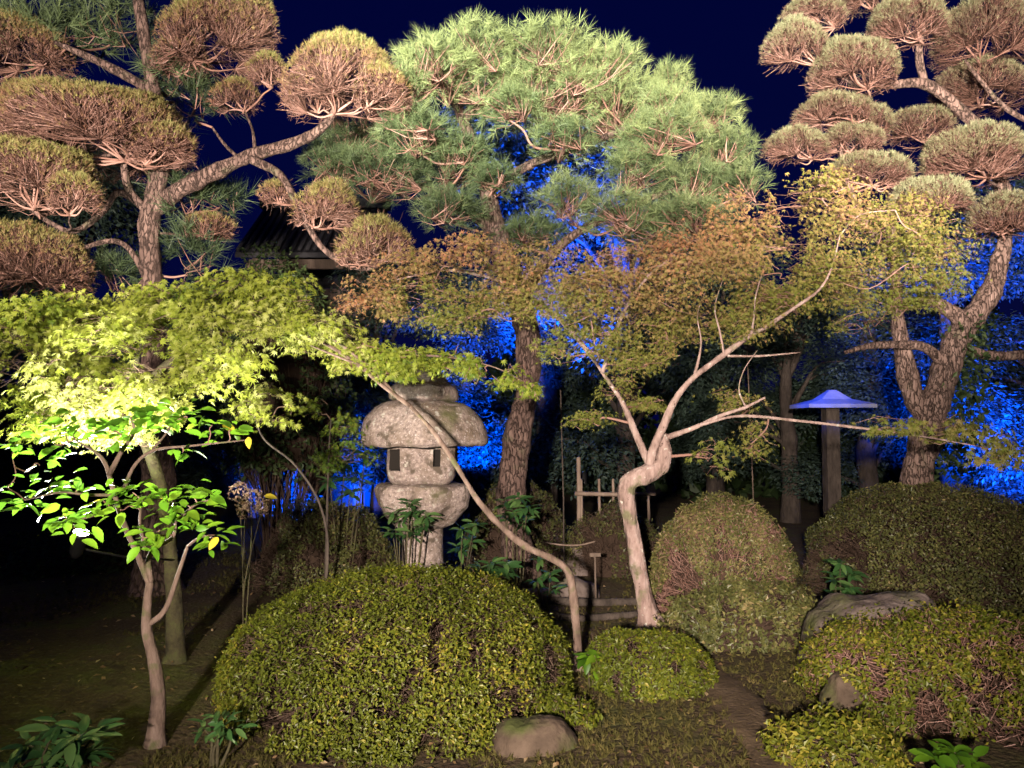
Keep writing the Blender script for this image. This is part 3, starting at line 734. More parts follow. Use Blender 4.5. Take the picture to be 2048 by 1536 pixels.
# ---- maple with the crooked pale trunk, turning orange
def orange_maple():
    D = 6.15; b = G(1302, D)
    T = Tree('maple_tree', 'maple turning orange brown with a pale crooked trunk bent like an elbow', 'maple tree', b, MAPLEBARK, 31)
    T.limb([b - [0, 0, .06]] + px_path([(1290, 1200), (1272, 1110), (1260, 1040), (1253, 985), (1262, 962), (1296, 948), (1322, 930), (1326, 905), (1326, 868)], D), [.10, .072, .062, .058, .060, .066, .072, .074, .064, .036], 'trunk', 14, .1, 8)
    T.limb(px_path([(1300, 945), (1306, 900), (1328, 850), (1350, 800), (1385, 757), (1440, 715), (1495, 675), (1530, 655)], D, 5.9), [.038, .035, .031, .028, .025, .022, .018, .014], sides=13)
    T.limb(px_path([(1530, 655), (1590, 615), (1640, 578), (1665, 530), (1680, 470)], 5.9, 5.8), [.017, .012, .010, .007, .005])
    T.limb(px_path([(1330, 876), (1390, 855), (1440, 832), (1490, 815), (1530, 795)], D, 5.8), [.024, .020, .017, .013, .008])
    T.limb(px_path([(1388, 755), (1398, 715), (1402, 680), (1395, 630), (1410, 585)], D, 6.1), [.015, .010, .007, .004, .003])
    T.limb(px_path([(1503, 668), (1508, 635), (1512, 590), (1530, 530)], 5.9, 6.0), [.010, .007, .005, .003])
    T.limb(px_path([(1448, 708), (1440, 665), (1430, 615), (1445, 560)], 5.95, 6.05), [.009, .007, .005, .003])
    T.limb(px_path([(1297, 925), (1272, 868), (1245, 805), (1215, 760), (1185, 715)], 6.25, 6.5), [.032, .028, .022, .017, .012])
    T.limb(px_path([(1400, 850), (1480, 832), (1600, 842), (1720, 856), (1840, 872), (1960, 893)], 6.0, 5.9), [.014, .012, .011, .010, .008, .005])
    T.limb(px_path([(1455, 712), (1520, 712), (1600, 705)], 5.95), [.010, .008, .005])
    T.limb(px_path([(1490, 812), (1478, 780), (1488, 740), (1515, 700)], 5.85), [.008, .006, .004, .0025])
    T.limb(px_path([(1190, 720), (1120, 640), (1020, 570), (900, 540), (790, 560)], 6.5, 6.2), [.022, .02, .016, .012, .007])
    T.limb(px_path([(1205, 745), (1240, 640), (1290, 560), (1350, 510)], 6.4, 6.1), [.02, .016, .012, .008])
    T.limb(px_path([(1680, 470), (1720, 430), (1790, 420)], 5.8), [.006, .005, .004])
    B = [(745, 575, 70, 30, .70), (820, 530, 80, 32, .75), (910, 500, 85, 30, .82), (985, 490, 70, 28, .85), (1060, 530, 90, 35, .6), (880, 570, 95, 35, .35), (960, 605, 85, 35, .25), (820, 610, 60, 25, .35),
         (1060, 600, 85, 38, .35), (1160, 545, 95, 38, .62), (1170, 605, 80, 35, .4), (1280, 530, 90, 38, .75), (1370, 490, 80, 42, .85), (1430, 455, 70, 40, .9), (1500, 425, 85, 45, .85), (1590, 395, 70, 36, .75),
         (1660, 400, 80, 45, .7), (1560, 470, 95, 45, .75), (1660, 470, 95, 45, .6), (1760, 440, 85, 45, .55), (1840, 470, 70, 42, .4), (1460, 530, 95, 42, .65), (1370, 560, 90, 42, .6), (1280, 600, 85, 40, .45),
         (1570, 540, 95, 42, .6), (1670, 545, 85, 40, .5), (1480, 600, 90, 38, .55), (1590, 610, 75, 32, .5), (1400, 640, 80, 34, .45), (1500, 655, 60, 25, .45), (1760, 520, 70, 35, .4),
         (1120, 690, 70, 26, .15), (1190, 680, 80, 28, .18), (1270, 715, 75, 24, .25), (1330, 700, 55, 24, .3), (1170, 650, 70, 25, .2), (1240, 770, 50, 22, .15), (1300, 805, 55, 14, .1), (1180, 835, 50, 14, .08), (1500, 870, 45, 40, .15), (1460, 800, 60, 22, .25),
         (1850, 420, 75, 40, .55), (1900, 480, 70, 42, .4), (1830, 530, 75, 38, .45), (1640, 360, 60, 25, .6), (1700, 600, 70, 28, .45), (1540, 590, 80, 36, .5), (1440, 500, 80, 40, .8), (1330, 650, 70, 30, .4), (700, 600, 45, 20, .75), (770, 605, 60, 28, .55), (1010, 550, 80, 35, .6), (1110, 580, 80, 38, .5), (1230, 570, 80, 38, .6), (900, 640, 70, 22, .2), (1800, 600, 80, 22, .35), (1730, 640, 60, 20, .35), (1890, 560, 60, 25, .35)]
    r5 = np.random.default_rng(9)
    maple_blobs(T, [(x, y, 6.1 + r5.normal() * .28 + (.25 if y > 560 else 0), rx, ry, M(rx, 6) * .95, t - .05 - (.22 if x > 1530 else 0)) for x, y, rx, ry, t in B], .052, .56, 5, tonej=.2, tpl=MAPLE5)
    maple_blobs(T, [(1415, 905, 5.85, 46, 28, .2, .0), (1900, 858, 5.9, 90, 20, .3, .15), (1790, 848, 5.9, 70, 16, .25, .12), (1990, 900, 5.9, 60, 20, .25, .2)], .08, 1.0, 3)
    T.finish(ORANGE)
orange_maple()

# ---- bright maple with the mossy trunk
def bright_maple():
    D = 5.15; b = G(345, D)
    T = Tree('maple_tree', 'brightly lit yellow green maple spreading from a dark mossy trunk', 'maple tree', b, MOSSBARK, 41)
    T.limb([b - [0, 0, .05]] + px_path([(350, 1330), (348, 1200), (338, 1080), (318, 960), (285, 870), (268, 800), (268, 730)], D, 5.4), [.07, .055, .052, .048, .042, .036, .03, .024], 'trunk', 12, .09)
    T.limb(px_path([(270, 800), (330, 730), (420, 680), (520, 650), (610, 650)], 5.36, 4.95), [.028, .024, .019, .014, .008])
    T.limb(px_path([(268, 770), (190, 710), (110, 680), (20, 670)], 5.36, 4.75), [.026, .02, .015, .008])
    T.limb(px_path([(268, 735), (290, 680), (370, 620), (450, 580)], 5.4, 5.0), [.022, .017, .012, .007])
    B = [(60, 625, 85, 34, .35), (170, 615, 90, 36, .5), (270, 600, 85, 34, .6), (360, 600, 85, 36, .45), (450, 575, 80, 36, .4), (500, 560, 60, 26, .45), (565, 590, 75, 36, .35), (610, 625, 60, 34, .45),
         (40, 690, 70, 38, .65), (130, 680, 90, 38, .6), (230, 670, 90, 38, .7), (340, 660, 90, 36, .6), (440, 650, 90, 36, .65), (530, 640, 85, 36, .7), (600, 670, 60, 26, .75),
         (180, 740, 75, 34, .7), (270, 730, 75, 34, .6), (350, 720, 75, 34, .5), (430, 710, 60, 30, .45), (170, 800, 55, 30, .8), (235, 790, 60, 32, .75), (30, 735, 60, 34, .7), (200, 850, 60, 34, .85), (110, 740, 70, 36, .8), (145, 790, 60, 34, .9), (255, 850, 60, 30, .8), (300, 780, 70, 36, .7), (400, 745, 70, 34, .5), (480, 720, 60, 30, .5), (20, 650, 70, 38, .6), (300, 640, 90, 36, .7), (520, 600, 80, 36, .5), (640, 650, 50, 28, .7), (330, 815, 60, 26, .6), (60, 790, 60, 30, .3), (90, 850, 60, 24, .25)]
    r5 = np.random.default_rng(19)
    maple_blobs(T, [(x, y, 4.85 + r5.normal() * .22 + (.25 if y < 610 else 0), rx, ry, M(rx, 5) * .9, t + .1) for x, y, rx, ry, t in B], .070, .85, 5, cmax=.02)
    T.finish(YELLOWGREEN, DARKTWIG)
bright_maple()

# ---- leaning maple stem crossing in front of the lantern
def leaning_maple():
    b = G(1157, 5.2)
    T = Tree('maple_tree', 'slender maple whose thin stem leans far over in front of the stone lantern', 'maple tree', b, BROWNBARK, 51)
    T.limb([b - [0, 0, .04]] + px_path([(1152, 1250), (1145, 1180), (1133, 1140), (1105, 1118), (1050, 1092), (1000, 1050), (955, 1000), (915, 935), (870, 868), (820, 812)], 5.2, 5.25), [.030, .026, .025, .026, .025, .024, .022, .020, .018, .016, .014], 'trunk', 10, .1)
    T.limb(px_path([(820, 812), (770, 775), (710, 725), (655, 690), (600, 665), (540, 640)], 5.25, 5.0), [.016, .014, .012, .010, .008, .005])
    T.limb(px_path([(800, 800), (750, 745), (690, 695), (630, 655)], 5.25, 5.05), [.014, .012, .010, .006])
    T.limb(px_path([(770, 770), (730, 735), (680, 715), (620, 690)], 5.22, 5.05), [.012, .010, .008, .005])
    T.limb(px_path([(735, 735), (800, 712), (900, 715), (990, 735), (1060, 770)], 5.2, 5.2), [.008, .007, .006, .005, .003])
    B = [(715, 700, 52, 28, .7), (770, 715, 62, 26, .55), (840, 715, 66, 22, .42), (910, 722, 60, 20, .40), (970, 735, 50, 19, .38), (1025, 755, 40, 18, .38), (1062, 778, 24, 16, .38), (660, 672, 58, 30, .75), (610, 650, 58, 30, .75), (790, 742, 50, 16, .4), (690, 720, 40, 20, .7)]
    maple_blobs(T, [(x, y, 5.2, rx, ry, M(rx, 5) * .75, t) for x, y, rx, ry, t in B], .060, 1.5, 4, cmax=.008)
    T.finish(YELLOWGREEN)
leaning_maple()

# ---- small saplings behind, left of the lantern
def sapling(px, D, stem, blobs, label, seed, tone):
    b = G(px, D)
    T = Tree('maple_sapling', label, 'sapling', b, DARKBARK, seed, 'young maples between hedge and lantern')
    T.limb([b - [0, 0, .03]] + px_path(stem, D), list(np.linspace(.013, .005, len(stem) + 1)), 'trunk', 7)
    maple_blobs(T, [(x, y, D, rx, ry, M(rx, D) * .8, t) for x, y, rx, ry, t in blobs], .065, 1.0, 3, cmax=.008)
    T.finish(YELLOWGREEN, DARKTWIG)
sapling(652, 6.6, [(653, 1080), (655, 980), (658, 900), (662, 840)], [(640, 815, 50, 20, .3), (690, 850, 45, 18, .15), (700, 900, 50, 22, .05), (660, 925, 40, 20, .05)], 'young maple on a thin stem just left of the stone lantern', 61, .3)
sapling(640, 5.6, [(655, 1110), (640, 1010), (590, 930), (530, 880), (508, 830)], [(530, 790, 52, 18, .65), (490, 815, 40, 16, .5), (545, 830, 45, 14, .55), (575, 800, 28, 12, .6)], 'young maple leaning left with a small yellow green spray beside the bright maple', 62, .6)

# ---- small broadleaved tree in front, every leaf its own piece
def leaf_mesh(name, tpl, mat, tone, size=1.0):
    a = Acc(); a.add(tpl[0] * size, None, tpl[1], tone); me = a.mesh(name); me.materials.append(mat); return me
def put_leaf(me, parent, pos, nrm, tan, size, rng):
    from mathutils import Matrix
    x, y, z = frames(np.array([nrm], float), np.array([tan], float), rng)
    R = np.eye(4); R[:3, 0] = x[0] * size; R[:3, 1] = y[0] * size; R[:3, 2] = z[0] * size; R[:3, 3] = pos - LOC[parent]
    o = bpy.data.objects.new('leaf', me); sc.collection.objects.link(o); o.parent = parent
    o.matrix_local = Matrix(R.tolist())
    return o
LIMES = [leaf_mesh('leaf', OVATE, LIME, t) for t in (.15, .5, .7, .88)] + [leaf_mesh('leaf', OVATE, LIME, 1.0)]
GLOSS = [leaf_mesh('leaf', SLIM, AUCUBA, t) for t in (.1, .45, .8)]
def broadleaf_tree():
    D = 3.95; b = G(322, D)
    T = Tree('broadleaf_tree', 'small tree with lime green pointed leaves and a smooth forked trunk at front', 'tree', b, BROWNBARK, 71)
    T.limb([b - [0, 0, .05]] + px_path([(316, 1400), (308, 1320), (294, 1262), (294, 1205), (300, 1165)], D), [.046, .032, .029, .026, .023, .020], 'trunk', 12, .1)
    T.limb(px_path([(300, 1170), (275, 1110), (245, 1040), (228, 985), (212, 930), (192, 905), (150, 880)], D, 3.9), [.016, .014, .013, .011, .009, .007, .004])
    T.limb(px_path([(302, 1165), (297, 1120), (312, 1095), (345, 1075), (352, 1040)], D, 3.85), [.015, .013, .011, .009, .006])
    T.limb(px_path([(296, 1250), (330, 1220), (356, 1150), (376, 1090)], D, 4.0), [.016, .015, .012, .007])
    T.limb(px_path([(218, 950), (245, 900), (268, 865), (262, 835)], 3.9), [.012, .010, .008, .005])
    T.limb(px_path([(245, 985), (270, 930), (310, 900), (380, 892), (495, 880)], 3.92, 3.85), [.010, .009, .008, .006, .003])
    T.limb(px_path([(300, 905), (330, 870), (345, 845)], 3.9), [.007, .006, .004])
    T.limb(px_path([(230, 990), (180, 990), (120, 985), (50, 1000)], 3.9, 3.8), [.009, .007, .006, .003])
    T.limb(px_path([(235, 1010), (190, 1030), (140, 1045)], 3.9, 3.75), [.008, .006, .004])
    T.limb(px_path([(290, 1100), (280, 1040), (285, 1000)], 3.92, 3.8), [.009, .007, .004])
    T.limb(px_path([(350, 1045), (390, 1010), (420, 1000)], 3.85, 3.8), [.008, .006, .004])
    T.limb(px_path([(376, 1092), (400, 1075), (430, 1070)], 4.0, 3.9), [.008, .006, .004])
    r = T.rng
    cl = [(125, 1030, 3.75, 7, .8), (150, 1055, 3.7, 5, .8), (205, 1000, 3.8, 6, .75), (265, 985, 3.8, 8, .8), (300, 1000, 3.75, 7, .85), (335, 985, 3.8, 6, .8), (285, 1075, 3.72, 6, .9), (320, 1060, 3.75, 4, .9),
          (375, 1010, 3.8, 7, .8), (415, 1000, 3.8, 6, .75), (350, 1035, 3.78, 5, .9), (400, 1050, 3.8, 5, .85), (430, 1078, 3.8, 6, .9), (240, 1020, 3.75, 5, .85), (385, 975, 3.85, 4, .7),
          (50, 1000, 3.8, 6, .3), (100, 970, 3.85, 6, .35), (160, 965, 3.85, 5, .4), (15, 975, 3.85, 4, .25), (40, 890, 3.9, 5, .35), (110, 890, 3.9, 5, .45), (160, 850, 3.9, 8, .55), (215, 860, 3.9, 6, .5), (265, 835, 3.9, 8, .55),
          (320, 845, 3.9, 8, .6), (375, 835, 3.9, 8, .6), (425, 850, 3.9, 7, .55), (460, 860, 3.9, 4, .5), (300, 815, 3.95, 6, .5), (365, 905, 3.88, 4, .45), (220, 890, 3.9, 5, .4), (130, 860, 3.95, 5, .4), (80, 930, 3.9, 4, .3)]
    for (x, y, d, n, tn) in cl:
        c = P(x, y, d)
        T.connect(c, .0025, rmax=.006, big=.02)
        n = int(n * 2.2)
        for k in range(n):
            an = 2 * pi * k / n + r.uniform(-.5, .5)
            out = np.array([cos(an), sin(an) * .9, r.uniform(-.35, .15)])
            pos = c + out * r.uniform(.005, .05) + r.normal(size=3) * .032
            nrm = np.array([0, -.35, 1.0]) + r.normal(size=3) * .35
            m = LIMES[min(3, max(0, int(tn * 3 + r.normal() * .8)))] if r.random() > .015 else LIMES[4]
            put_leaf(m, T.t, pos, nrm, out + r.normal(size=3) * .15, r.uniform(.05, .098), r)
    o = put_leaf(LIMES[4], T.t, P(497, 874, 3.85), (0, -.8, .6), (.2, -.2, -1), .065, r)
    T.finish(LIME, TWIG)
broadleaf_tree()

# ------------------------------------------------------------------ shrubs
def ellipsoid_dirs(n, r, lo=-.25):
    u = r.uniform(lo, 1, n); ph = r.random(n) * 2 * pi; s = np.sqrt(1 - u * u)
    return np.stack([s * np.cos(ph), s * np.sin(ph), u], -1)
def shrub(name, label, c, R, leafmat, leaf, n, seed, bare=.9, tone=.5, group=None, lump=.06, twigmat=None, ntw=1500, shell=.16, lobes=None, cat='shrub', spiky=0.0):
    r = np.random.default_rng(seed); c = np.array(c, float); R = np.array(R, float)
    gz = float(ground_z(c[0], c[1]))
    t = thing(name, label, cat, (c[0], c[1], gz), group)
    lf = lambda d: 1 + lump * noise(d * 2.3 + c * 1.7, 1.0) + lump * .55 * noise(d * 6 + c, 1.2)
    # inner mass of woody twigs
    a = Acc()
    d = ellipsoid_dirs(ntw, r, -.1); e = c + d * R * (lf(d) * r.uniform(.86, .99, ntw))[:, None]
    root = np.array([c[0], c[1], gz]) + r.normal(size=(ntw, 3)) * [R[0] * .18, R[1] * .18, 0.0]
    mid = root + (e - root) * r.uniform(.35, .75, ntw)[:, None]
    sticks(a, mid, e, .0045, .0015, np.clip(r.normal(.5, .22, ntw), 0, 1), r.normal(size=(ntw, 3)) * R.mean() * .05)
    k = ntw // 8
    sticks(a, root[:k], mid[:k], .010, .005, .4, r.normal(size=(k, 3)) * .03)
    d2 = ellipsoid_dirs(ntw, r, -.1); e2 = c + d2 * R * (lf(d2) * r.uniform(.88, .98, ntw))[:, None]
    sticks1(a, e2, e2 + r.normal(size=(ntw, 3)) * .035 - d2 * .02, .003, .0015, np.clip(r.normal(.5, .25, ntw), 0, 1))
    part('twigs', a, twigmat or DARKTWIG, t, kind='stuff')
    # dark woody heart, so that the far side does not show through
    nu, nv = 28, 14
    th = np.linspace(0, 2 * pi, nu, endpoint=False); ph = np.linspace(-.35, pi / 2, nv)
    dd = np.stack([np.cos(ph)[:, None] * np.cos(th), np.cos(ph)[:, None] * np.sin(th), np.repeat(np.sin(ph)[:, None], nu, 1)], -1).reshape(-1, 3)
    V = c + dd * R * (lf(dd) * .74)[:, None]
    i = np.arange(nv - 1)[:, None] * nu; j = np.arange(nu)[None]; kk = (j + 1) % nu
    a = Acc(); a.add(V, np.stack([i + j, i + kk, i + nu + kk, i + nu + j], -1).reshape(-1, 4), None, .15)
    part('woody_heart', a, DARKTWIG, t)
    # leaves
    d = ellipsoid_dirs(n, r, -.3); dep = 1 - shell * r.random(n) ** 1.7
    pos = c + d * R * (lf(d) * dep)[:, None]
    if spiky: pos += d * (r.random(n) ** 6 * spiky)[:, None]
    nz = noise(pos, 3.1 / max(.5, R.mean()) ** .5) + .5 * noise(pos, 9.0)
    keep = (nz < bare + np.clip(d[:, 2] - .35, 0, 1) * 2.2) & (noise(pos, 17.0) + .6 * noise(pos, 31.0) < .72) & (pos[:, 2] > ground_z(pos[:, 0], pos[:, 1]) + .01)
    d, pos = d[keep], pos[keep]; n = len(pos)
    nd = N3(d / R)
    nrm = nd * .7 + np.array([0, 0, .35]) + r.normal(size=(n, 3)) * .5
    tan = r.normal(size=(n, 3)) + nd * .7 + np.array([0, 0, .3])
    tn = np.clip(tone + noise(pos, 2.2) * .10 + noise(pos, 8.0) * .14 + r.normal(size=n) * .2, 0, 1)
    a = Acc(); scatter(a, SMALL, pos, nrm, tan, leaf * r.uniform(.5, 1.5, n), tn, r)
    part('foliage', a, leafmat, t, kind='stuff', smooth=False)
    return t
def dome(px0, px1, pytop, D, depth=None):
    """clipped dome from its silhouette at distance D: centre and radii"""
    l, rr_ = P(px0, 1000, D)[0], P(px1, 1000, D)[0]
    top = P((px0 + px1) / 2, pytop, D)[2]
    rx = (rr_ - l) / 2; cz = top * .15
    return (((l + rr_) / 2, D, cz), (rx, depth or rx, top - cz))
c, R = dome(462, 1135, 1140, 4.85, 1.12); shrub('azalea_bush', 'large clipped azalea dome in the foreground below the stone lantern', c, R, AZALEA, .020, 92000, 101, bare=.8, tone=.55, ntw=4500, spiky=.04, lump=.02)
c, R = dome(1165, 1420, 1262, 4.95, .42); shrub('azalea_bush', 'small low azalea dome beside the earth path, right of the large dome', c, R, AZALEA, .024, 16000, 102, tone=.4, ntw=900, lump=.06)
c, R = dome(1285, 1592, 988, 6.45, .62); shrub('azalea_bush', 'egg shaped clipped shrub with bare pink twigs behind the crooked maple trunk', c, R, DULLGREEN, .023, 40000, 103, bare=.7, tone=.62, twigmat=TWIG, ntw=2600, lump=.06)
c, R = dome(1600, 2090, 965, 7.3, 1.0); shrub('azalea_bush', 'broad dull green clipped shrub below the forked cloud pine', c, R, DULLGREEN, .025, 64000, 104, bare=.8, tone=.5, ntw=3000, lump=.05)
c, R = dome(1610, 2180, 1222, 4.45, .62); shrub('azalea_bush', 'azalea with bare brown twig patches in front of the flat grey boulder', c, R, AZALEA, .024, 36000, 105, bare=.35, tone=.6, twigmat=TWIG, ntw=3200, lump=.10, spiky=.06)
c, R = dome(500, 800, 1000, 7.7, .7); shrub('hedge_bush', 'dim olive shrub at the left foot of the stone lantern', c, R, DULLGREEN, .028, 22000, 106, bare=.7, tone=.3, ntw=2000, lump=.09)
c, R = dome(925, 1135, 962, 8.6, .6); shrub('hedge_bush', 'dark shrub behind the trunk of the big middle pine', c, R, DULLGREEN, .036, 7000, 107, bare=.8, tone=.3, ntw=1200, lump=.08)
c, R = dome(1130, 1330, 1012, 8.4, .45); shrub('hedge_bush', 'brownish shrub below the low bamboo fence', c, R, DULLGREEN, .034, 4500, 108, bare=.3, tone=.35, ntw=1500, lump=.09)
c, R = dome(1330, 1640, 1165, 5.75, .32); shrub('ground_cover', 'loose low green plants at the foot of the egg shaped shrub', c, R, DULLGREEN, .034, 12000, 109, bare=1.4, tone=.45, ntw=900, lump=.16, spiky=.08, cat='plant')
c, R = dome(1560, 1790, 1445, 3.7, .3); shrub('ground_cover', 'low yellow green plants along the lower edge beside the path', c, R, AZALEA, .028, 9000, 110, bare=1.1, tone=.6, ntw=900, lump=.16, spiky=.07, cat='plant')
c, R = dome(-60, 330, 1060, 8.4, .7); shrub('hedge_bush', 'dark shrub in the unlit ground far left', c, R, DARKGREEN, .05, 6000, 111, bare=.9, tone=.4, ntw=700, lump=.1)
c, R = dome(1080, 1180, 1405, 4.3, .2); shrub('ground_cover', 'small tuft of greenery between the two clipped domes', c, R, AZALEA, .03, 2200, 112, bare=.8, tone=.45, ntw=300, lump=.15, spiky=.05, cat='plant')
c, R = dome(470, 660, 520, 8.9, .6); 
shrub('evergreen_bush', 'dark evergreen shrub standing behind the bright maple crown', (c[0], 8.9, 1.6), (R[0] * 1.3, .8, 1.95), DARKGREEN, .06, 9000, 113, bare=.9, tone=.7, ntw=700, lump=.1)

# ------------------------------------------------------------------ boulders
def boulder(label, c, R, seed, mat=ROCK, name='boulder'):
    gz = float(ground_z(c[0], c[1]))
    nu, nv = 44, 22
    th = np.linspace(0, 2 * pi, nu, endpoint=False); ph = np.linspace(-.6, pi / 2, nv)
    d = np.stack([np.cos(ph)[:, None] * np.cos(th), np.cos(ph)[:, None] * np.sin(th), np.repeat(np.sin(ph)[:, None], nu, 1)], -1).reshape(-1, 3)
    f = 1 + .10 * noise(d * 1.6 + seed, 1) + .035 * noise(d * 5 + seed, 1) + .012 * noise(d * 14 + seed, 1)
    d2 = np.sign(d) * np.abs(d) ** .85
    V = np.array([c[0], c[1], gz - .04]) + d2 * R * f[:, None]
    i = np.arange(nv - 1)[:, None] * nu; j = np.arange(nu)[None]; k = (j + 1) % nu
    a = Acc(); a.add(V, np.stack([i + j, i + k, i + nu + k, i + nu + j], -1).reshape(-1, 4))
    o = part(name, a, mat); o['label'] = label; o['category'] = 'rock'; o['group'] = 'garden rocks'; return o
p = P(1755, 1300, 5.15); boulder('wide smooth grey boulder rising behind the twiggy azalea', p, np.array([.52, .40, .58]), 3)
p = P(1075, 1480, 4.0); boulder('low brown rock at the lower right of the large azalea dome', p, np.array([.20, .16, .19]), 8, BROWNROCK)
p = P(1690, 1370, 4.25); boulder('half buried grey rock under the twiggy azalea', p, np.array([.16, .12, .28]), 13, BROWNROCK)
p = P(1155, 1180, 7.3); boulder('dark flat topped stone beside the marker stake', p, np.array([.20, .16, .22]), 17)
p = P(1165, 1100, 8.4); boulder('pale rounded stone behind the hanging rope', p, np.array([.22, .2, .34]), 23)
p = P(1075, 1215, 7.2); boulder('rough stone against the foot of the middle pine', p, np.array([.26, .16, .12]), 27)
p = P(1630, 1240, 6.2); boulder('small rock in the gap between the two clipped shrubs', p, np.array([.20, .18, .22]), 31)

# ------------------------------------------------------------------ glossy plants with single leaves
def glossy_plant(label, px, D, heads, stems, seed, size=.11, group='glossy leaved plants', me=None, n=9, spread=.06, loose=1.0):
    me = me or GLOSS
    r = np.random.default_rng(seed); b = G(px, D)
    t = thing('glossy_plant', label, 'plant', b, group)
    a = Acc()
    for (x, y) in heads:
        c = P(x, y, D + r.normal() * .05)
        root = b + np.array([(c[0] - b[0]) * .25, 0, -.02])
        p = catmull([root, root + (c - root) * .55 + r.normal(size=3) * .02, c], 4)
        tube(a, p, np.linspace(.009, .004, len(p)), 6, .5, .05)
        for ring in range(2):
            m = n if ring == 0 else n // 2
            for k in range(m):
                an = 2 * pi * k / m + r.uniform(-.4, .4)
                out = np.array([cos(an), sin(an), r.uniform(-.45, .15) if ring == 0 else r.uniform(.1, .7)])
                pos = c + np.array([0, 0, .015 * ring]) + out * .012 + r.normal(size=3) * spread * .2
                nrm = np.array([-.2 * cos(an), -.25, 1.0]) + r.normal(size=3) * .25
                put_leaf(me[r.integers(0, len(me))], t, pos, nrm, out, size * r.uniform(.75, 1.15), r)
    part('stems', a, MOSSBARK, t)
glossy_plant('bushy glossy green plant in front of the lantern shaft', 815, 6.45, [(800, 1045), (825, 1030), (845, 1055), (790, 1030), (820, 1008), (850, 1035), (825, 1070), (785, 1065)], 1, 201, .115, n=8)
glossy_plant('tall thin glossy plant before the middle pine trunk', 1033, 6.7, [(1010, 1010), (1035, 1000), (1055, 1020), (1030, 1030), (1045, 1045), (1015, 1035)], 1, 202, .12)
glossy_plant('low fresh green plant between lantern shaft and middle pine', 985, 6.3, [(960, 1140), (985, 1130), (1005, 1145), (980, 1155), (1010, 1135)], 1, 203, .13)
glossy_plant('small dark glossy plant on a thin stalk at the left rim of the azalea dome', 440, 3.75, [(410, 1460), (440, 1440), (465, 1455), (440, 1470)], 1, 204, .075)
glossy_plant('low glossy plant in the lower left corner', 110, 3.45, [(60, 1490), (110, 1460), (150, 1480), (100, 1510), (40, 1530), (170, 1510), (190, 1470), (130, 1530)], 1, 205, .12)
glossy_plant('green leafy shoot against the broad clipped shrub', 1685, 6.2, [(1680, 1130), (1700, 1150), (1670, 1165), (1695, 1180), (1680, 1195)], 1, 206, .12)
glossy_plant('dark leafy shoots right of the middle pine foot', 1090, 6.9, [(1080, 1120), (1100, 1150), (1075, 1165), (1105, 1180)], 1, 207, .11)
glossy_plant('dark evergreen shoots left of the lantern roof', 690, 7.4, [(690, 930), (720, 960), (700, 985), (660, 965), (730, 910)], 1, 208, .15)
glossy_plant('tiny bright yellow green fern beside the leaning maple stem', 1178, 4.85, [(1178, 1318), (1200, 1322)], 1, 209, .10, me=LIMES[:4], n=7)
glossy_plant('dark leafy shoots right of the lantern shaft', 925, 7.3, [(925, 1060), (945, 1085), (920, 1100), (950, 1050)], 1, 210, .13)
glossy_plant('fresh green shoots at the bottom edge in front of the twiggy azalea', 1900, 3.45, [(1870, 1515), (1910, 1505), (1940, 1530)], 1, 211, .08, me=LIMES[:3])

# ---- faded hydrangea head
def hydrangea():
    b = G(495, 5.4); r = np.random.default_rng(77)
    t = thing('hydrangea', 'faded pinkish white hydrangea heads on thin stalks beside the lime leaves', 'flower', b)
    a = Acc(); f = Acc()
    for (x, y, rad) in ((478, 985, .075), (505, 1000, .085), (490, 1020, .06), (525, 1015, .05)):
        c = P(x, y, 5.4)
        tube(a, catmull([b + [0, 0, -.02], (b + c) / 2 + r.normal(size=3) * .03, c], 4), [.006, .003], 5)
        n = 110; d = N3(r.normal(size=(n, 3)) + [0, -.2, .5]); pos = c + d * rad * r.uniform(.75, 1.05, n)[:, None]
        scatter(f, SMALL, pos, d + r.normal(size=(n, 3)) * .4, r.normal(size=(n, 3)), r.uniform(.018, .034, n), r.random(n), r)
    part('stems', a, MOSSBARK, t); part('flower_heads', f, PETAL, t, kind='stuff', smooth=False)
    put_leaf(LIMES[4], t, P(528, 992, 5.35), (0, -.7, .7), (1, -.1, 0), .09, r)
hydrangea()

# ------------------------------------------------------------------ box helper
def box(acc, c, s, rz=0.0, tone=.5, bev=.006):
    x, y, z = [v / 2 for v in s]; b = min(bev, x * .4, y * .4, z * .4)
    pts = []
    for sz in (-1, 1):
        for (ix, iy, iz) in ((x, y, z - b), (x - b, y - b, z)) if sz > 0 else ((x - b, y - b, z), (x, y, z - b)):
            pts += [(-ix, -iy, sz * iz), (ix, -iy, sz * iz), (ix, iy, sz * iz), (-ix, iy, sz * iz)]
    V = np.array(pts); R = np.array([[cos(rz), -sin(rz), 0], [sin(rz), cos(rz), 0], [0, 0, 1]])
    V = V @ R.T + c
    q = [(3, 2, 1, 0), (12, 13, 14, 15)]
    for l in range(3):
        for k in range(4): q.append((l * 4 + k, l * 4 + (k + 1) % 4, l * 4 + 4 + (k + 1) % 4, l * 4 + 4 + k))
    acc.add(V, q, None, tone)

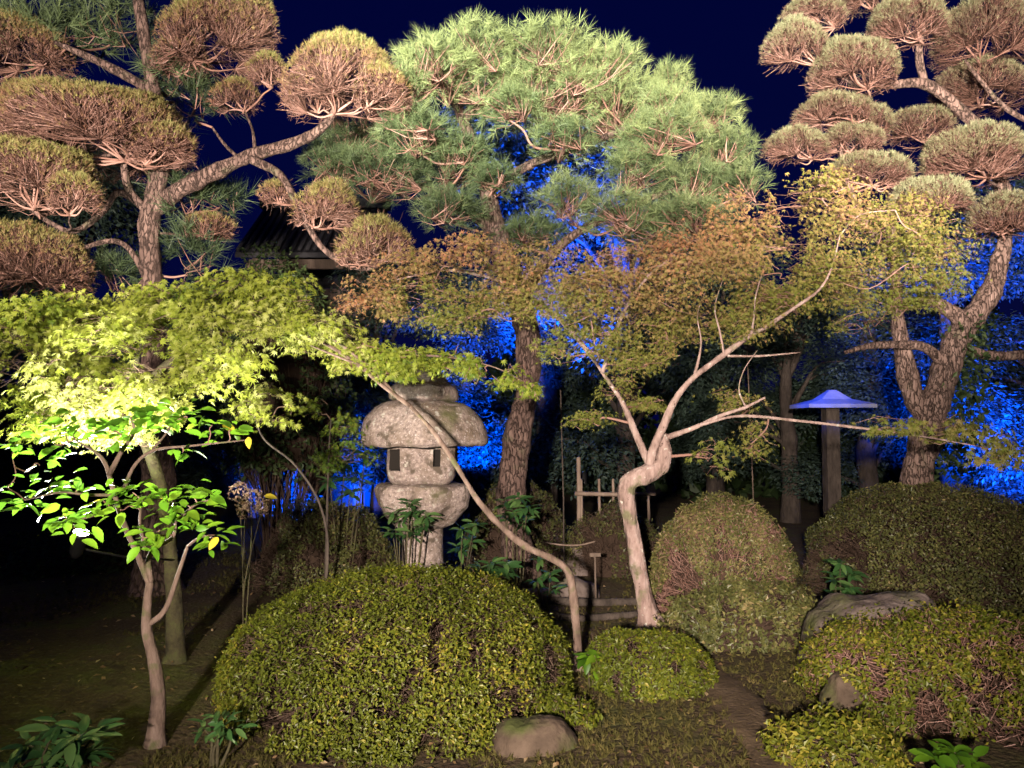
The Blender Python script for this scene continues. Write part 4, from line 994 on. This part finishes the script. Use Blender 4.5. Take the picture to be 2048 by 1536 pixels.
# ---- low bamboo fence
def fence():
    D = 9.4; b = G(1160, D)
    t = thing('bamboo_fence', 'low open bamboo fence with one rail behind the crooked maple', 'fence', b)
    xs = [(1157, 915, .028), (1162, 958, .022), (1198, 958, .018), (1226, 958, .018)] + [(1262, 959, .018), (1296, 957, .018)]
    for (x, top, r) in xs:
        g = G(x, D); tp = P(x, top, D)
        a = Acc(); tube(a, [g - [0, 0, .05], (g + tp) / 2 + [.003, 0, 0], tp], [r, r * .96, r * .92], 8); part('post', a, BAMBOO, t)
    for y, rad in ((988, .026),):
        a = Acc(); tube(a, [P(1150, y - 1, D - .04), P(1230, y + 1, D - .045), P(1310, y, D - .04)], [rad, rad, rad * .9], 8); part('rail', a, BAMBOO, t)
fence()
# ---- marker stake with its little plate
def marker():
    D = 7.0; b = G(1190, D); t = thing('marker_stake', 'thin stake carrying a small tilted plate beside the dark stone', 'sign', b)
    a = Acc(); tp = P(1190, 1112, D); tube(a, [b - [0, 0, .05], tp], [.010, .009], 7); part('stake', a, WOOD, t)
    a = Acc(); box(a, tp + [0, -.012, .012], (.10, .016, .035)); part('plate', a, WOOD, t, smooth=False)
marker()
# ---- bamboo pole and rope hanging between posts
def rope():
    D = 8.1; b = G(1127, D); t = thing('support_pole', 'very thin upright pole with a slack rope right of the middle pine', 'pole', b)
    a = Acc(); tube(a, [b - [0, 0, .05], P(1127, 1000, D), P(1121, 780, D)], [.009, .008, .007], 6); part('pole', a, DARKBARK, t)
    a = Acc(); tube(a, catmull([P(1088, 1085, D), P(1127, 1090, D - .02), P(1160, 1090, D - .02), P(1190, 1083, D)], 5), [.009, .009], 6); part('rope', a, BAMBOO, t)
rope()
# ---- log edging of the step
def edging(label, pts, D, r):
    a = Acc(); p = [P(x, y, d) for (x, y), d in zip(pts, D)]
    for q in p: q[2] = float(ground_z(q[0], q[1])) + r * .6
    tube(a, catmull(p, 6), [r, r * .95, r * .9], 9, .5, .08); o = part('edging_log', a, DARKBARK)
    o['label'] = label; o['category'] = 'log'; o['group'] = 'edging logs by the step'
edging('upper edging log running between pine foot and crooked maple', [(1085, 0), (1180, 0), (1290, 0)], (7.05, 6.95, 6.9), .04)
edging('lower edging log nearest the leaning maple stem', [(1060, 0), (1150, 0), (1270, 0)], (6.6, 6.45, 6.5), .035)
edging('short slanting log beside the earth path', [(1275, 0), (1330, 0), (1400, 0)], (6.0, 5.75, 5.55), .03)

# ---- roofed post lantern among the blue light
def post_lantern():
    D = 10.6; b = G(1662, D); t = thing('post_lantern', 'roofed wooden post standing in blue light below a gabled cap', 'lantern', b)
    a = Acc(); z0, z1 = b[2], P(1662, 812, D)[2]; box(a, np.array([b[0], D, (z0 + z1) / 2]), (M(26, D), M(26, D), z1 - z0)); part('post', a, DARKBARK, t, smooth=False)
    # hipped roof
    l, r_, ap = P(1598, 812, D), P(1730, 812, D), P(1658, 780, D)
    hx = (r_[0] - l[0]) / 2; cx = (r_[0] + l[0]) / 2; ze = l[2]; za = ap[2]
    V = []
    for (f, z) in ((1, ze - .03), (1, ze + .02), (.45, ze + (za - ze) * .42), (.10, za)):
        for sx, sy in ((-1, -1), (1, -1), (1, 1), (-1, 1)): V.append((cx + sx * hx * f, D + sy * hx * .8 * f, z))
    q = [(3, 2, 1, 0), (12, 13, 14, 15)]
    for k in range(3):
        for j in range(4): q.append((k * 4 + j, k * 4 + (j + 1) % 4, k * 4 + 4 + (j + 1) % 4, k * 4 + 4 + j))
    a = Acc(); a.add(V, q); part('roof', a, BLUEROOF, t, smooth=False)
post_lantern()

# ---- dim pavilion behind the left pine
def pavilion():
    D = 13.5; b = G(560, D); t = thing('garden_pavilion', 'dim tiled roof of a small garden pavilion behind the left pine', 'pavilion', b)
    e0, e1, rg = P(470, 505, D - 1.2), P(745, 505, D - 1.2), P(600, 445, D + .2)
    x0, x1 = e0[0], e1[0]; ze = e0[2]; zr = rg[2] + .25; yf, yb = D - 1.2, D + 1.6; ym = D + .2
    n = 18
    for i in range(n):
        xa = x0 + (x1 - x0) * i / n; xb = x0 + (x1 - x0) * (i + 1) / n; xm = (xa + xb) / 2
        a = Acc(); tube(a, [(xm, yf - .05, ze + .03), (xm, ym, zr + .03)], [(xb - xa) * .28, (xb - xa) * .28], 8); part('tile_row', a, TILE, t)
    a = Acc()
    for (s, ya, za, yb_, zb) in ((0, yf, ze, ym, zr), (1, ym, zr, yb, ze)):
        a.add([(x0, ya, za), (x1, ya, za), (x1, yb_, zb), (x0, yb_, zb), (x0, ya, za - .08), (x1, ya, za - .08), (x1, yb_, zb - .08), (x0, yb_, zb - .08)],
              [(0, 1, 2, 3), (7, 6, 5, 4), (0, 4, 5, 1), (3, 2, 6, 7), (0, 3, 7, 4), (1, 5, 6, 2)])
    part('roof', a, TILE, t, smooth=False)
    a = Acc(); box(a, np.array([(x0 + x1) / 2, ym, zr + .08]), (x1 - x0 + .1, .22, .18)); part('ridge', a, TILE, t, smooth=False)
    for x in (x0 + .25, x1 - .25):
        for y in (yf + .35, yb - .35):
            a = Acc(); box(a, np.array([x, y, (ze - .02) / 2]), (.13, .13, ze - .02)); part('post', a, WOOD, t, smooth=False)
    a = Acc(); box(a, np.array([(x0 + x1) / 2, yf + .35, ze - .12]), (x1 - x0 - .2, .08, .16)); part('beam', a, WOOD, t, smooth=False)
    a = Acc(); box(a, np.array([(x0 + x1) / 2, yb - .4, ze * .5 - .06]), (x1 - x0 - .5, .06, ze - .2)); part('wall', a, WOOD, t, smooth=False)
pavilion()

# ------------------------------------------------------------------ background trees (copies share their meshes)
def back_tree_meshes(seed, n=24000, leaf=.065):
    r = np.random.default_rng(seed)
    a = Acc(); tube(a, catmull([(0, 0, -.1), (.05, 0, 1.0), (-.06, .05, 2.2), (.03, 0, 3.4)], 5), [.16, .12, .09, .03], 9, .5, .1)
    hubs = []
    for k in range(16):
        z = r.uniform(.5, 3.6); an = r.random() * 2 * pi; L = r.uniform(.5, 1.25) * (1.0 - .18 * abs(z - 1.8))
        e = np.array([cos(an) * L, sin(an) * L, z + r.uniform(.1, .5)]); hubs.append(e)
        tube(a, catmull([(0, 0, z * .8), e * [.5, .5, 1] - [0, 0, .1], e], 4), [.04, .012], 6)
    hubs = np.array(hubs + [(0, 0, 3.9), (.2, 0, 3.4)])
    f = Acc(); i = r.integers(0, len(hubs), n)
    d = N3(r.normal(size=(n, 3))); rad = r.random(n) ** .45
    pos = hubs[i] + d * rad[:, None] * [.62, .62, .42]
    scatter(f, SMALL, pos, d * .35 + np.array([0, 0, .7]) + r.normal(size=(n, 3)) * .28, d + r.normal(size=(n, 3)) * .6, leaf * r.uniform(.6, 1.3, n), np.clip(r.normal(.5, .25, n), 0, 1), r)
    mt = a.mesh('trunk'); mt.materials.append(DARKBARK); mf = f.mesh('crown', smooth=False); mf.materials.append(BACKLEAF)
    return mt, mf
BT = [back_tree_meshes(s) for s in (301, 302, 303)]
def back_tree(px, D, h, w, label, k, rot):
    b = G(px, D)
    t = thing('background_tree', label, 'tree', b, 'trees along the back of the garden')
    t.scale = (w, w, h / 4.3); t.rotation_euler = (0, 0, rot)
    for nm, me in zip(('trunk', 'crown'), BT[k]):
        o = bpy.data.objects.new(nm, me); sc.collection.objects.link(o); o.parent = t
        if nm == 'crown': o['kind'] = 'stuff'
rb = random.Random(4)
ROW = [(-60, 12.5, 6.2, 1.2, 'unlit evergreen at the far left edge behind the left pine'),
       (150, 13.0, 6.6, 1.3, 'dark evergreen straight behind the left pine trunk'),
       (330, 12.2, 3.6, 1.1, 'short dark evergreen between left pine and pavilion'),
       (590, 11.6, 2.3, .95, 'low blue lit tree left of the stone lantern'),
       (760, 13.2, 4.6, 1.2, 'blue lit tree directly behind the stone lantern roof'),
       (930, 12.6, 4.4, 1.15, 'blue lit tree between lantern and middle pine trunk'),
       (1090, 14.0, 8.4, 1.5, 'tall blue lit tree glimpsed through the middle pine crown'),
       (1250, 13.2, 6.6, 1.3, 'tall dark blue tree behind the crooked maple'),
       (1430, 13.6, 5.4, 1.2, 'blue lit tree behind the orange maple crown'),
       (1580, 12.8, 4.0, 1.1, 'blue lit tree left of the roofed post'),
       (1740, 13.4, 5.0, 1.2, 'blue lit tree right of the roofed post'),
       (1900, 12.4, 5.6, 1.2, 'bright blue tree seen through the fork of the right pine'),
       (2150, 12.2, 5.8, 1.4, 'bright blue tree at the far right edge'),
       (2020, 12.2, 2.2, .9, 'low blue shrubby tree right of the broad clipped shrub'),
       (470, 16.5, 4.8, 1.3, 'dark tree beyond the pavilion roof')]
for i, (px, D, h, w, lab) in enumerate(ROW): back_tree(px, D, h, w, lab, i % 3, rb.random() * 6)
# an evergreen mass beyond closes the view under the sky
def far_wood():
    r = np.random.default_rng(55); a = Acc(); n = 14000
    x = r.uniform(-16, 16, n); top = 3.0 + .9 * np.sin(x * .7) + .5 * np.sin(x * 1.9 + 1); z = top * r.random(n) ** .8; y = 17.5 + r.normal(size=n) * .8 + np.abs(x) * .02
    pos = np.stack([x, y, z], -1)
    scatter(a, SMALL, pos, r.normal(size=(n, 3)) + [0, -.4, .5], r.normal(size=(n, 3)), r.uniform(.3, .55, n), r.random(n) * .5, r)
    o = part('far_trees', a, DARKGREEN, kind='stuff', smooth=False); o['label'] = 'dark mass of distant evergreens closing the back of the garden'; o['category'] = 'trees'
far_wood()

# ------------------------------------------------------------------ lamp fixtures in the garden
def fixture(label, loc, target, lens, group='garden floodlights', clamp=None):
    loc = np.array(loc, float); target = np.array(target, float)
    d = (target - loc) / np.linalg.norm(target - loc)
    gz = float(ground_z(loc[0], loc[1]))
    t = thing('floodlight', label, 'lamp', (loc[0], loc[1], gz), group)
    back = loc - d * .03
    a = Acc(); tube(a, [back - d * .16, back - d * .13, back - d * .02, back], [.02, .036, .046, .05], 16, .5, 0); part('housing', a, BLACKMETAL, t)
    a = Acc(); tube(a, [back + d * .001, back + d * .006], [.044, .042], 16); part('lens', a, lens, t)
    if clamp is not None: a = Acc(); tube(a, [clamp, (clamp + back - d * .1) / 2 + np.array([0, 0, -.02]), back - d * .1], [.008, .007, .007], 8); part('arm', a, BLACKMETAL, t)
    else: a = Acc(); tube(a, [(loc[0], loc[1], gz - .1), tuple(back - d * .1)], [.008, .007], 8); part('stake', a, WOOD, t)
BLUEGLASS = plain_mat('blue_lamp_glass', (.2, .3, .9), .2, 0, ((.05, .2, 1), 6))
FIX = {'spotlight_maple': 'glaring white floodlight head behind the lime green leaves',
       'blue_flood_a': 'blue floodlight behind the stone lantern', 'blue_flood_b': 'blue floodlight behind the broad clipped shrub', 'blue_flood_c': 'blue floodlight left of the lantern hedge',
       'blue_flood_d': 'blue floodlight aimed up behind the middle pine', 'blue_flood_e': 'blue floodlight on a tall stake beside the roofed post'}
for n, l, tg, w, c, a_, b_ in LIGHTS:
    if n in FIX: fixture(FIX[n], l, tg, LAMPGLASS if 'blue' not in n else BLUEGLASS, clamp=P(348, 1120, 5.2) if 'maple' in n else None)
